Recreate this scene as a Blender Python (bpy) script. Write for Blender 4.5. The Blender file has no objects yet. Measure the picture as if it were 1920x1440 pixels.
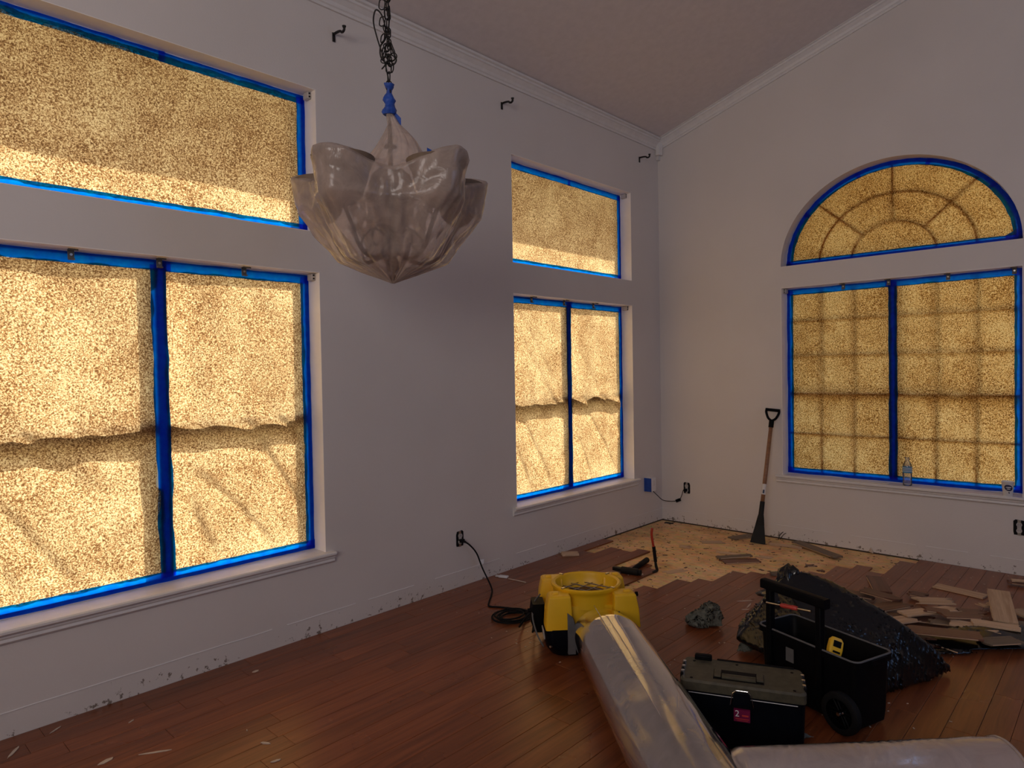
import bpy, bmesh, math, random
from mathutils import Vector, Matrix, noise
from mathutils.bvhtree import BVHTree
random.seed(7)
PI = math.pi
SC = bpy.context.scene
COL = SC.collection
R = math.radians

# ------------------------------------------------------------------ camera, light, exposure
cd = bpy.data.cameras.new('camera'); cam = bpy.data.objects.new('camera', cd); COL.objects.link(cam)
cd.sensor_width = 36; cd.lens = 1253.51 / 1920 * 36; cd.clip_start = 0.05; cd.clip_end = 200
Fv = Vector((0.72942612, 0.68374034, -0.02089715)); Rv = Vector((0.68352436, -0.72972344, -0.017267)); Uv = Vector((0.02705529, 0.00168871, 0.99963251))
M = Matrix((Rv, Uv, -Fv)).transposed().to_4x4(); M.translation = (-5.81539633, -3.4416172, 1.5)
cam.matrix_world = M
SC.camera = cam
SC.view_settings.view_transform = 'Standard'; SC.view_settings.look = 'None'
SC.view_settings.gamma = 1; SC.view_settings.use_curve_mapping = False
SC.view_settings.exposure = 0.0
SC.cycles.use_denoising = True
SC.cycles.max_bounces = 10; SC.cycles.diffuse_bounces = 5; SC.cycles.transparent_max_bounces = 16
SC.cycles.transmission_bounces = 6; SC.cycles.sample_clamp_indirect = 6; SC.cycles.caustics_reflective = False; SC.cycles.caustics_refractive = False

w = bpy.data.worlds.new('world'); SC.world = w; w.use_nodes = True
wn = w.node_tree; bg = wn.nodes['Background']
sky = wn.nodes.new('ShaderNodeTexSky'); sky.sky_type = 'NISHITA'; sky.sun_disc = False
SUN = Vector((0.70, 1.0, 0.78)).normalized()
sky.sun_elevation = math.asin(SUN.z); sky.sun_rotation = math.atan2(SUN.x, SUN.y)
sky.air_density = 1.2; sky.dust_density = 2.0
wn.links.new(sky.outputs[0], bg.inputs[0]); bg.inputs[1].default_value = 0.30
sl = bpy.data.lights.new('sun', 'SUN'); so = bpy.data.objects.new('sun', sl); COL.objects.link(so)
sl.energy = 5.7; sl.angle = R(0.55); sl.color = (1.0, 0.93, 0.80)
so.rotation_euler = SUN.to_track_quat('Z', 'Y').to_euler(); so.location = (3, 6, 8)
def area(name, loc, target, sx, sy, power, color):
    l = bpy.data.lights.new(name, 'AREA'); o = bpy.data.objects.new(name, l); COL.objects.link(o)
    l.shape = 'RECTANGLE'; l.size = sx; l.size_y = sy; l.energy = power; l.color = color
    o.location = loc; o.rotation_euler = (Vector(loc) - Vector(target)).to_track_quat('Z', 'Y').to_euler()
    return o
area('cool_daylight_fill', (-2.6, -6.35, 2.2), (-3.0, 0, 2.3), 2.6, 1.6, 18, (0.34, 0.54, 1.0))  # added cool fill for inferred daylight behind; no door is built
area('warm_fill', (-8.7, -3.6, 2.7), (-3.5, -2.2, 5.2), 3.2, 2.0, 122, (1.0, 0.90, 0.86))  # added warm fill behind the view, aimed up; no hall is built

# ------------------------------------------------------------------ materials
def nd(nt, t, **kw):
    n = nt.nodes.new(t)
    for k, v in kw.items():
        if k in n.inputs: n.inputs[k].default_value = v
        else: setattr(n, k, v)
    return n
def base(name):
    m = bpy.data.materials.new(name); m.use_nodes = True
    return m, m.node_tree, m.node_tree.nodes['Principled BSDF']
def ramp(nt, stops):
    r = nt.nodes.new('ShaderNodeValToRGB'); cr = r.color_ramp
    while len(cr.elements) < len(stops): cr.elements.new(0.5)
    for e, (p, c) in zip(cr.elements, stops): e.position = p; e.color = (*c, 1) if len(c) == 3 else c
    return r
def mat(name, col, rough=0.5, metal=0.0, var=0.15, scale=20, bump=0.05, bscale=150, spec=0.5, coat=0.0):
    m, nt, b = base(name)
    tc = nd(nt, 'ShaderNodeTexCoord'); n = nd(nt, 'ShaderNodeTexNoise', Scale=scale, Detail=4.0)
    nt.links.new(tc.outputs['Object'], n.inputs['Vector'])
    r = ramp(nt, [(0.3, [c * (1 - var) for c in col]), (0.7, [min(1, c * (1 + var)) for c in col])])
    nt.links.new(n.outputs[0], r.inputs[0]); nt.links.new(r.outputs[0], b.inputs['Base Color'])
    b.inputs['Roughness'].default_value = rough; b.inputs['Metallic'].default_value = metal
    b.inputs['Specular IOR Level'].default_value = spec; b.inputs['Coat Weight'].default_value = coat
    if bump > 0:
        n2 = nd(nt, 'ShaderNodeTexNoise', Scale=bscale, Detail=3.0); nt.links.new(tc.outputs['Object'], n2.inputs['Vector'])
        bp = nd(nt, 'ShaderNodeBump', Strength=bump, Distance=0.004)
        nt.links.new(n2.outputs[0], bp.inputs['Height']); nt.links.new(bp.outputs[0], b.inputs['Normal'])
    return m
def wall_mat():
    m, nt, b = base('wall_paint')
    tc = nd(nt, 'ShaderNodeTexCoord'); sep = nd(nt, 'ShaderNodeSeparateXYZ'); nt.links.new(tc.outputs['Object'], sep.inputs[0])
    n = nd(nt, 'ShaderNodeTexNoise', Scale=1.3, Detail=5.0); nt.links.new(tc.outputs['Object'], n.inputs['Vector'])
    r = ramp(nt, [(0.3, (0.66, 0.62, 0.59)), (0.7, (0.71, 0.67, 0.64))]); nt.links.new(n.outputs[0], r.inputs[0])
    # scuffs and torn patches on the band the baseboard covered
    n2 = nd(nt, 'ShaderNodeTexNoise', Scale=28.0, Detail=6.0, Roughness=0.7); nt.links.new(tc.outputs['Object'], n2.inputs['Vector'])
    n3 = nd(nt, 'ShaderNodeTexNoise', Scale=3.0, Detail=2.0); nt.links.new(tc.outputs['Object'], n3.inputs['Vector'])
    mr = nd(nt, 'ShaderNodeMapRange'); mr.inputs[1].default_value = 0.16; mr.inputs[2].default_value = 0.0; nt.links.new(sep.outputs[2], mr.inputs[0])
    a1 = nd(nt, 'ShaderNodeMath', operation='MULTIPLY'); nt.links.new(mr.outputs[0], a1.inputs[0]); nt.links.new(n3.outputs[0], a1.inputs[1])
    a2 = nd(nt, 'ShaderNodeMath', operation='MULTIPLY_ADD'); nt.links.new(a1.outputs[0], a2.inputs[0]); a2.inputs[1].default_value = 0.34; nt.links.new(n2.outputs[0], a2.inputs[2])
    r2 = ramp(nt, [(0.725, (0, 0, 0)), (0.76, (1, 1, 1))]); nt.links.new(a2.outputs[0], r2.inputs[0])
    mx = nd(nt, 'ShaderNodeMixRGB'); nt.links.new(r2.outputs[0], mx.inputs[0]); nt.links.new(r.outputs[0], mx.inputs[1]); mx.inputs[2].default_value = (0.22, 0.18, 0.15, 1)
    # a faint smear zone
    n4 = nd(nt, 'ShaderNodeTexNoise', Scale=9.0, Detail=8.0, Roughness=0.75); nt.links.new(tc.outputs['Object'], n4.inputs['Vector'])
    r4 = ramp(nt, [(0.66, (1, 1, 1)), (0.78, (0.72, 0.68, 0.64))]); nt.links.new(n4.outputs[0], r4.inputs[0])
    mx2 = nd(nt, 'ShaderNodeMixRGB', blend_type='MULTIPLY'); mx2.inputs[0].default_value = 0.6
    nt.links.new(mx.outputs[0], mx2.inputs[1]); nt.links.new(r4.outputs[0], mx2.inputs[2])
    dz = nd(nt, 'ShaderNodeMapRange'); dz.inputs[1].default_value = 0.001; dz.inputs[2].default_value = -0.002; nt.links.new(sep.outputs[2], dz.inputs[0])  # shadow line along the wall foot, painted into the wall colour
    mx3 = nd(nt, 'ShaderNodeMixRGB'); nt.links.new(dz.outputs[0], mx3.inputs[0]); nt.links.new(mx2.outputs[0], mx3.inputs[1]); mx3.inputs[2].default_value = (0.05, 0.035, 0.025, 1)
    nt.links.new(mx3.outputs[0], b.inputs['Base Color']); b.inputs['Roughness'].default_value = 0.6; b.inputs['Specular IOR Level'].default_value = 0.3
    n5 = nd(nt, 'ShaderNodeTexNoise', Scale=110.0, Detail=3.0); nt.links.new(tc.outputs['Object'], n5.inputs['Vector'])
    bp = nd(nt, 'ShaderNodeBump', Strength=0.25, Distance=0.003); nt.links.new(n5.outputs[0], bp.inputs['Height']); nt.links.new(bp.outputs[0], b.inputs['Normal'])
    return m
def wood_mat(name, dark, light, rough=0.38, rnd=0.35, gscale=1.0, coat=0.0, spec=0.5):
    m, nt, b = base(name); b.inputs['Specular IOR Level'].default_value = spec; b.inputs['Specular Tint'].default_value = (1, 0.74, 0.52, 1) if spec > .6 else (1, 1, 1, 1)
    tc = nd(nt, 'ShaderNodeTexCoord'); oi = nd(nt, 'ShaderNodeObjectInfo')
    cmb = nd(nt, 'ShaderNodeVectorMath', operation='SCALE'); cmb.inputs[0].default_value = (37, 53, 11); nt.links.new(oi.outputs['Random'], cmb.inputs['Scale'])
    ad = nd(nt, 'ShaderNodeVectorMath', operation='ADD'); nt.links.new(tc.outputs['Object'], ad.inputs[0]); nt.links.new(cmb.outputs[0], ad.inputs[1])
    mp = nd(nt, 'ShaderNodeMapping'); mp.inputs['Scale'].default_value = (2.2 * gscale, 38 * gscale, 30 * gscale); nt.links.new(ad.outputs[0], mp.inputs[0])
    n = nd(nt, 'ShaderNodeTexNoise', Scale=1.0, Detail=7.0, Roughness=0.62, Distortion=0.6); nt.links.new(mp.outputs[0], n.inputs['Vector'])
    r = ramp(nt, [(0.3, dark), (0.72, light)]); nt.links.new(n.outputs[0], r.inputs[0])
    hv = nd(nt, 'ShaderNodeHueSaturation'); mr = nd(nt, 'ShaderNodeMapRange'); mr.inputs[3].default_value = 1 - rnd; mr.inputs[4].default_value = 1 + rnd
    nt.links.new(oi.outputs['Random'], mr.inputs[0]); nt.links.new(mr.outputs[0], hv.inputs['Value']); nt.links.new(r.outputs[0], hv.inputs['Color'])
    nt.links.new(hv.outputs[0], b.inputs['Base Color'])
    n2 = nd(nt, 'ShaderNodeTexNoise', Scale=2.4, Detail=4.0); nt.links.new(ad.outputs[0], n2.inputs['Vector'])
    mr2 = nd(nt, 'ShaderNodeMapRange'); mr2.inputs[3].default_value = rough - 0.08; mr2.inputs[4].default_value = rough + 0.12
    nt.links.new(n2.outputs[0], mr2.inputs[0]); nt.links.new(mr2.outputs[0], b.inputs['Roughness'])
    bp = nd(nt, 'ShaderNodeBump', Strength=0.08, Distance=0.001); nt.links.new(n.outputs[0], bp.inputs['Height']); nt.links.new(bp.outputs[0], b.inputs['Normal'])
    b.inputs['Coat Weight'].default_value = coat
    return m
def osb_mat():
    m, nt, b = base('subfloor_board')
    tc = nd(nt, 'ShaderNodeTexCoord')
    v = nd(nt, 'ShaderNodeTexVoronoi', Scale=42.0); mp = nd(nt, 'ShaderNodeMapping'); mp.inputs['Scale'].default_value = (1, 0.45, 1)
    nt.links.new(tc.outputs['Object'], mp.inputs[0]); nt.links.new(mp.outputs[0], v.inputs['Vector'])
    n = nd(nt, 'ShaderNodeTexNoise', Scale=2.2, Detail=8.0, Roughness=0.65); nt.links.new(tc.outputs['Object'], n.inputs['Vector'])
    r = ramp(nt, [(0.30, (0.52, 0.29, 0.12)), (0.5, (0.82, 0.53, 0.25)), (0.72, (0.95, 0.70, 0.41))]); nt.links.new(n.outputs[0], r.inputs[0])
    mx = nd(nt, 'ShaderNodeMixRGB', blend_type='MULTIPLY'); mx.inputs[0].default_value = 0.22
    nt.links.new(r.outputs[0], mx.inputs[1]); nt.links.new(v.outputs['Color'], mx.inputs[2])
    n2 = nd(nt, 'ShaderNodeTexNoise', Scale=26.0, Detail=5.0, Roughness=0.7); nt.links.new(tc.outputs['Object'], n2.inputs['Vector'])
    r2 = ramp(nt, [(0.60, (1, 1, 1)), (0.66, (0.30, 0.20, 0.13))]); nt.links.new(n2.outputs[0], r2.inputs[0])
    mx2 = nd(nt, 'ShaderNodeMixRGB', blend_type='MULTIPLY'); mx2.inputs[0].default_value = 0.8
    nt.links.new(mx.outputs[0], mx2.inputs[1]); nt.links.new(r2.outputs[0], mx2.inputs[2]); nt.links.new(mx2.outputs[0], b.inputs['Base Color'])
    b.inputs['Roughness'].default_value = 0.75
    return m
def paper_mat(name, lo, mid, hi, amt=0.85, stain=0.25):
    # fibrous builder's paper: the fibre density (a property of the sheet) decides how much daylight comes through
    m = bpy.data.materials.new(name); m.use_nodes = True; nt = m.node_tree; nt.nodes.clear()
    tc = nd(nt, 'ShaderNodeTexCoord')
    n = nd(nt, 'ShaderNodeTexNoise', Scale=140.0, Detail=2.0, Roughness=0.7, Distortion=0.6); nt.links.new(tc.outputs['Object'], n.inputs['Vector'])
    n1 = nd(nt, 'ShaderNodeTexNoise', Scale=3.5, Detail=4.0, Roughness=0.6, Distortion=0.5); nt.links.new(tc.outputs['Object'], n1.inputs['Vector'])
    ma = nd(nt, 'ShaderNodeMath', operation='MULTIPLY_ADD'); nt.links.new(n1.outputs[0], ma.inputs[0]); ma.inputs[1].default_value = stain; nt.links.new(n.outputs[0], ma.inputs[2])
    r = ramp(nt, [(0.40 + stain / 2, lo), (0.5 + stain / 2, mid), (0.62 + stain / 2, hi)]); nt.links.new(ma.outputs[0], r.inputs[0])
    tr = nd(nt, 'ShaderNodeBsdfTranslucent'); df = nd(nt, 'ShaderNodeBsdfDiffuse'); nt.links.new(r.outputs[0], tr.inputs[0]); df.inputs[0].default_value = (0.42, 0.28, 0.15, 1)
    mx = nd(nt, 'ShaderNodeMixShader'); mx.inputs[0].default_value = amt; nt.links.new(df.outputs[0], mx.inputs[1]); nt.links.new(tr.outputs[0], mx.inputs[2])
    out = nd(nt, 'ShaderNodeOutputMaterial'); nt.links.new(mx.outputs[0], out.inputs[0])
    return m
def tape_mat():
    m = bpy.data.materials.new('blue_masking_tape'); m.use_nodes = True; nt = m.node_tree; nt.nodes.clear()
    tc = nd(nt, 'ShaderNodeTexCoord'); n = nd(nt, 'ShaderNodeTexNoise', Scale=25.0, Detail=3.0); nt.links.new(tc.outputs['Object'], n.inputs['Vector'])
    r = ramp(nt, [(0.3, (0.0, 0.15, 0.95)), (0.7, (0.0, 0.26, 1.0))]); nt.links.new(n.outputs[0], r.inputs[0])
    tr = nd(nt, 'ShaderNodeBsdfTranslucent'); nt.links.new(r.outputs[0], tr.inputs[0])
    df = nd(nt, 'ShaderNodeBsdfPrincipled', Roughness=0.4); df.inputs['Base Color'].default_value = (0.008, 0.035, 0.20, 1)
    mx = nd(nt, 'ShaderNodeMixShader'); mx.inputs[0].default_value = 0.85; nt.links.new(df.outputs[0], mx.inputs[1]); nt.links.new(tr.outputs[0], mx.inputs[2])
    out = nd(nt, 'ShaderNodeOutputMaterial'); nt.links.new(mx.outputs[0], out.inputs[0])
    return m
def film_mat(name, col, clear, gloss, rough=0.12, trans=0.4, bump=0.0, bs=6.0):
    # thin plastic film: part clear, part milky (front and back scatter), part mirror
    m = bpy.data.materials.new(name); m.use_nodes = True; nt = m.node_tree; nt.nodes.clear()
    tc = nd(nt, 'ShaderNodeTexCoord'); n = nd(nt, 'ShaderNodeTexNoise', Scale=bs, Detail=5.0, Roughness=0.6, Distortion=1.2); nt.links.new(tc.outputs['Object'], n.inputs['Vector'])
    tp = nd(nt, 'ShaderNodeBsdfTransparent'); tr = nd(nt, 'ShaderNodeBsdfTranslucent'); df = nd(nt, 'ShaderNodeBsdfDiffuse'); gl = nd(nt, 'ShaderNodeBsdfGlossy', Roughness=rough)
    tr.inputs[0].default_value = (*col, 1); df.inputs[0].default_value = (*col, 1); gl.inputs[0].default_value = (1, 1, 1, 1)
    a = nd(nt, 'ShaderNodeMixShader'); a.inputs[0].default_value = trans; nt.links.new(df.outputs[0], a.inputs[1]); nt.links.new(tr.outputs[0], a.inputs[2])
    mr = nd(nt, 'ShaderNodeMapRange'); mr.inputs[1].default_value = 0.3; mr.inputs[2].default_value = 0.7; mr.inputs[3].default_value = clear - 0.12; mr.inputs[4].default_value = clear + 0.12; nt.links.new(n.outputs[0], mr.inputs[0])
    b = nd(nt, 'ShaderNodeMixShader'); nt.links.new(mr.outputs[0], b.inputs[0]); nt.links.new(a.outputs[0], b.inputs[1]); nt.links.new(tp.outputs[0], b.inputs[2])
    fr = nd(nt, 'ShaderNodeFresnel', IOR=1.45); ml = nd(nt, 'ShaderNodeMath', operation='MULTIPLY'); ml.inputs[1].default_value = gloss; nt.links.new(fr.outputs[0], ml.inputs[0])
    c = nd(nt, 'ShaderNodeMixShader'); nt.links.new(ml.outputs[0], c.inputs[0]); nt.links.new(b.outputs[0], c.inputs[1]); nt.links.new(gl.outputs[0], c.inputs[2])
    if bump:
        bp = nd(nt, 'ShaderNodeBump', Strength=bump, Distance=0.01); nt.links.new(n.outputs[0], bp.inputs['Height'])
        nt.links.new(bp.outputs[0], gl.inputs['Normal']); nt.links.new(bp.outputs[0], df.inputs['Normal'])
    out = nd(nt, 'ShaderNodeOutputMaterial'); nt.links.new(c.outputs[0], out.inputs[0])
    return m
MAT = dict(
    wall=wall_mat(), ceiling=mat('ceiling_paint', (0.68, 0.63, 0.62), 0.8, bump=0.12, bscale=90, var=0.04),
    wall_bounce_cut=mat('unseen_wall_dark_tone', (0.26, 0.24, 0.23), 0.7, var=0.04),  # dark tone chosen for the unseen walls to cut bounced light
    jamb_glow=mat('jamb_glow_tone', (0.90, 0.86, 0.82), 0.35, var=0.02, bump=0),  # paler than the wall, puts the window glow into the jamb colour
    trim=mat('trim_paint', (0.72, 0.70, 0.68), 0.4, var=0.04, bump=0.02), vinyl=mat('window_vinyl', (0.75, 0.75, 0.74), 0.4, var=0.03),
    plank=wood_mat('cherry_floor_finish', (0.12, 0.032, 0.012), (0.27, 0.080, 0.028), 0.29, 0.16, spec=0.61),
    board_top=wood_mat('cherry_board_face', (0.085, 0.034, 0.021), (0.17, 0.072, 0.043), 0.42, 0.25),
    board_back=wood_mat('raw_board_back', (0.42, 0.27, 0.16), (0.66, 0.47, 0.31), 0.7, 0.15),
    board_dusty=wood_mat('dusty_board_face', (0.12, 0.085, 0.055), (0.22, 0.16, 0.11), 0.6, 0.15),
    osb=osb_mat(), tape=tape_mat(),
    paper=paper_mat('kraft_paper_sunny_side', (0.17, 0.070, 0.024), (0.60, 0.33, 0.14), (1.0, 0.75, 0.42)),
    paper_b=paper_mat('kraft_paper_brightened', (0.20, 0.068, 0.012), (0.80, 0.39, 0.11), (1.0, 0.70, 0.32), amt=0.98),  # same paper, brighter and more orange to make up for weak outside light
    black=mat('black_plastic', (0.003, 0.003, 0.004), 0.5, var=0.2, spec=0.08), black_rough=mat('black_rubber', (0.007, 0.007, 0.008), 0.75, spec=0.15),
    iron=mat('black_iron', (0.012, 0.010, 0.009), 0.5, 0.3), navy=mat('dark_navy_plastic', (0.002, 0.003, 0.006), 0.4, var=0.2, spec=0.12),
    olive=mat('dusty_olive_plastic', (0.055, 0.048, 0.028), 0.55, var=0.3, scale=35), yellow=mat('yellow_moulded_plastic', (0.80, 0.46, 0.010), 0.42, var=0.08, scale=5),
    grey=mat('grey_plastic', (0.10, 0.10, 0.105), 0.6), steel=mat('steel', (0.5, 0.48, 0.45), 0.3, 1.0), chrome=mat('chrome', (0.7, 0.7, 0.7), 0.15, 1.0),
    dark_steel=mat('dark_steel', (0.012, 0.011, 0.009), 0.6, 0.1, spec=0.25), red=mat('red_paint', (0.42, 0.035, 0.012), 0.4), red2=mat('red_grip', (0.5, 0.05, 0.04), 0.4),
    ash=wood_mat('tool_handle_wood', (0.22, 0.10, 0.05), (0.36, 0.18, 0.09), 0.45, 0.1, 2), white=mat('white_plastic', (0.75, 0.75, 0.76), 0.4, var=0.04),
    outlet_grey=mat('worn_outlet_plastic', (0.45, 0.42, 0.40), 0.5), label=mat('white_sticker', (0.7, 0.68, 0.66), 0.5, var=0.05),
    tapeblue=mat('blue_tape_scrap', (0.01, 0.06, 0.33), 0.5), magenta=mat('magenta_sticker', (0.16, 0.006, 0.05), 0.4, var=0.1), ink=mat('dark_blue_ink', (0.012, 0.018, 0.07), 0.5),
    lblue=mat('bottle_label_blue', (0.03, 0.22, 0.42), 0.4), rag=mat('grey_rag_cloth', (0.12, 0.125, 0.105), 0.95, var=0.4, scale=30, bump=0.6, bscale=90),
    shade=mat('alabaster_shade_glass', (0.16, 0.11, 0.075), 0.5, var=0.15, scale=12),
    trash=mat('black_polythene_bag', (0.004, 0.004, 0.005), 0.17, var=0.2, bump=0.25, bscale=14, spec=0.5), plasterdust=mat('pale_scrap', (0.55, 0.45, 0.36), 0.8),
    grass=mat('dry_lawn', (0.55, 0.48, 0.36), 0.9), stucco=mat('exterior_stucco', (0.6, 0.56, 0.5), 0.9),
    bagfilm=film_mat('thin_plastic_bag_film', (0.92, 0.75, 0.66), 0.50, 0.8, 0.20, 0.5, 0.6, 9.0),
    duct=film_mat('milky_poly_tube_film', (0.60, 0.52, 0.50), 0.44, 3.0, 0.10, 0.40, 0.04, 4.0),
    duct2=film_mat('milky_poly_tube_folded', (0.62, 0.52, 0.49), 0.18, 1.8, 0.16, 0.35, 0.6, 8.0),
    bottle=film_mat('clear_bottle_plastic', (0.7, 0.7, 0.7), 0.80, 1.4, 0.05, 0.5),
)
g, nt, b = base('window_glass'); MAT['glass'] = g
nt.nodes.clear(); tp = nd(nt, 'ShaderNodeBsdfTransparent'); tp.inputs[0].default_value = (0.93, 0.96, 0.95, 1); gl = nd(nt, 'ShaderNodeBsdfGlossy', Roughness=0.02)
fr = nd(nt, 'ShaderNodeFresnel', IOR=1.3); mx = nd(nt, 'ShaderNodeMixShader'); out = nd(nt, 'ShaderNodeOutputMaterial')
nt.links.new(fr.outputs[0], mx.inputs[0]); nt.links.new(tp.outputs[0], mx.inputs[1]); nt.links.new(gl.outputs[0], mx.inputs[2]); nt.links.new(mx.outputs[0], out.inputs[0])

# ------------------------------------------------------------------ helpers
class MB:
    def __init__(s): s.v = []; s.f = []
    def add(s, vs, fs):
        k = len(s.v); s.v += [tuple(p) for p in vs]; s.f += [tuple(i + k for i in f) for f in fs]; return s
    def box(s, c, d, rot=None):
        x, y, z = d[0] / 2, d[1] / 2, d[2] / 2; c = Vector(c)
        vs = [Vector(p) for p in ((-x, -y, -z), (x, -y, -z), (x, y, -z), (-x, y, -z), (-x, -y, z), (x, -y, z), (x, y, z), (-x, y, z))]
        if rot is not None: vs = [rot @ p for p in vs]
        return s.add([c + p for p in vs], [(0, 3, 2, 1), (4, 5, 6, 7), (0, 1, 5, 4), (1, 2, 6, 5), (2, 3, 7, 6), (3, 0, 4, 7)])
    def b2(s, lo, hi):
        return s.box([(a + b) / 2 for a, b in zip(lo, hi)], [b - a for a, b in zip(lo, hi)])
    def cyl(s, p0, p1, r0, r1=None, n=12, caps=True):
        r1 = r0 if r1 is None else r1
        p0, p1 = Vector(p0), Vector(p1); d = (p1 - p0).normalized(); a = d.orthogonal().normalized(); bb = d.cross(a)
        vs = []
        for p, r in ((p0, r0), (p1, r1)):
            vs += [p + (a * math.cos(2 * PI * i / n) + bb * math.sin(2 * PI * i / n)) * r for i in range(n)]
        fs = [(i, (i + 1) % n, n + (i + 1) % n, n + i) for i in range(n)]
        if caps: fs += [tuple(range(n - 1, -1, -1)), tuple(range(n, 2 * n))]
        return s.add(vs, fs)
    def tube(s, pts, r, n=8, closed=False, caps=True):
        pts = [Vector(p) for p in pts]; N = len(pts); rs = r if isinstance(r, (list, tuple)) else [r] * N
        up = None; vs = []
        for i, p in enumerate(pts):
            q0 = pts[(i - 1) % N] if (closed or i > 0) else p; q1 = pts[(i + 1) % N] if (closed or i < N - 1) else p
            t = (q1 - q0).normalized()
            a = t.orthogonal().normalized() if up is None else (up - t * up.dot(t))
            a = a.normalized() if a.length > 1e-6 else t.orthogonal().normalized()
            up = a; bb = t.cross(a)
            vs += [p + (a * math.cos(2 * PI * k / n) + bb * math.sin(2 * PI * k / n)) * rs[i] for k in range(n)]
        fs = []
        for i in range(N if closed else N - 1):
            j = (i + 1) % N
            fs += [(i * n + k, i * n + (k + 1) % n, j * n + (k + 1) % n, j * n + k) for k in range(n)]
        if not closed and caps: fs += [tuple(range(n - 1, -1, -1)), tuple(range((N - 1) * n, N * n))]
        return s.add(vs, fs)
    def lathe(s, prof, c=(0, 0, 0), n=24, mtx=None):
        vs = []
        for r, z in prof:
            for i in range(n):
                p = Vector((r * math.cos(2 * PI * i / n), r * math.sin(2 * PI * i / n), z))
                vs.append((mtx @ p if mtx else p) + Vector(c))
        fs = []
        for j in range(len(prof) - 1):
            fs += [(j * n + i, j * n + (i + 1) % n, (j + 1) * n + (i + 1) % n, (j + 1) * n + i) for i in range(n)]
        return s.add(vs, fs)
    def prism(s, poly, z0, z1, fn=lambda x, y, z: (x, y, z)):
        n = len(poly)
        vs = [fn(x, y, z0) for x, y in poly] + [fn(x, y, z1) for x, y in poly]
        return s.add(vs, [tuple(range(n - 1, -1, -1)), tuple(range(n, 2 * n))] + [(i, (i + 1) % n, n + (i + 1) % n, n + i) for i in range(n)])
    def grid(s, fn, nu, nv):
        vs = [fn(i / nu, j / nv) for j in range(nv + 1) for i in range(nu + 1)]; W = nu + 1
        return s.add(vs, [(j * W + i, j * W + i + 1, (j + 1) * W + i + 1, (j + 1) * W + i) for j in range(nv) for i in range(nu)])
    def loft(s, rings, cap=True):
        n = len(rings[0]); vs = [p for r in rings for p in r]
        fs = [(j * n + i, j * n + (i + 1) % n, (j + 1) * n + (i + 1) % n, (j + 1) * n + i) for j in range(len(rings) - 1) for i in range(n)]
        if cap: fs += [tuple(range(n - 1, -1, -1)), tuple(range((len(rings) - 1) * n, len(rings) * n))]
        return s.add(vs, fs)
    def build(s, name, m, parent=None, loc=None, smooth=False, bevel=0, seg=2, auto=None, origin=None):
        if origin is not None:
            o_ = Vector(origin); s.v = [tuple(Vector(p) - o_) for p in s.v]; loc = origin
        me = bpy.data.meshes.new(name); me.from_pydata(s.v, [], s.f); me.update()
        bm = bmesh.new(); bm.from_mesh(me); bmesh.ops.recalc_face_normals(bm, faces=bm.faces); bm.to_mesh(me); bm.free()
        if smooth: me.shade_smooth()
        me.materials.append(MAT[m] if isinstance(m, str) else m)
        o = bpy.data.objects.new(name, me); COL.objects.link(o)
        if parent is not None: o.parent = parent
        if loc is not None: o.location = loc
        if bevel:
            md = o.modifiers.new('bevel', 'BEVEL'); md.width = bevel; md.segments = seg; md.limit_method = 'ANGLE'; md.angle_limit = R(35); md.harden_normals = False
            if not smooth: me.shade_smooth(); 
        if bevel or auto:
            try: me.set_sharp_from_angle(angle=R(auto or 40))
            except Exception: pass
        return o
def tag(o, label, cat, group=None):
    o['label'] = label; o['category'] = cat
    if group: o['group'] = group
    return o
def thing(name, label, cat, loc=(0, 0, 0), rz=0, group=None, rot=None):
    o = bpy.data.objects.new(name, None); COL.objects.link(o); o.location = loc; o.rotation_euler = rot if rot else (0, 0, rz)
    o.empty_display_size = 0.05
    return tag(o, label, cat, group)
def struct(o): o['kind'] = 'structure'; return o
def spline(pts, n=8):
    pts = [Vector(p) for p in pts]; out = []
    P = [pts[0] * 2 - pts[1]] + pts + [pts[-1] * 2 - pts[-2]]
    for i in range(1, len(P) - 2):
        for k in range(n):
            t = k / n; a, b_, c, d = P[i - 1], P[i], P[i + 1], P[i + 2]
            out.append(0.5 * ((2 * b_) + (c - a) * t + (2 * a - 5 * b_ + 4 * c - d) * t * t + (3 * b_ - a - 3 * c + d) * t ** 3))
    out.append(pts[-1]); return out
def ns(x, y, z=0.0): return noise.noise(Vector((x, y, z)))
def interp(x, tab):
    if x <= tab[0][0]: return tab[0][1]
    for (a, va), (b_, vb) in zip(tab, tab[1:]):
        if x <= b_: return va + (vb - va) * (x - a) / (b_ - a)
    return tab[-1][1]

# ------------------------------------------------------------------ room shell
T = 0.24
CEIL0, SL, RIDGE = 3.70, 0.294, 4.6
def zc(y): return CEIL0 + SL * abs(y) if abs(y) < RIDGE else CEIL0 + SL * RIDGE - SL * (abs(y) - RIDGE)
XB, YB = -9.0, -6.5
WA = [(-5.39, -3.747), (-2.114, -0.489)]
Z1, Z2, Z3, Z4 = 0.46, 2.082, 2.31, 3.125
def rows(mb, fn, spans, holes, a0, a1, z0, z1):
    xs = sorted({a0, a1, *[v for h in holes for v in h[:2]]}); zs = sorted({z0, z1, *[v for h in holes for v in h[2:]]})
    for i in range(len(xs) - 1):
        for j in range(len(zs) - 1):
            cx, cz = (xs[i] + xs[i + 1]) / 2, (zs[j] + zs[j + 1]) / 2
            if any(h[0] < cx < h[1] and h[2] < cz < h[3] for h in holes): continue
            fn(mb, xs[i], xs[i + 1], zs[j], zs[j + 1])
m_ = MB()
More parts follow.
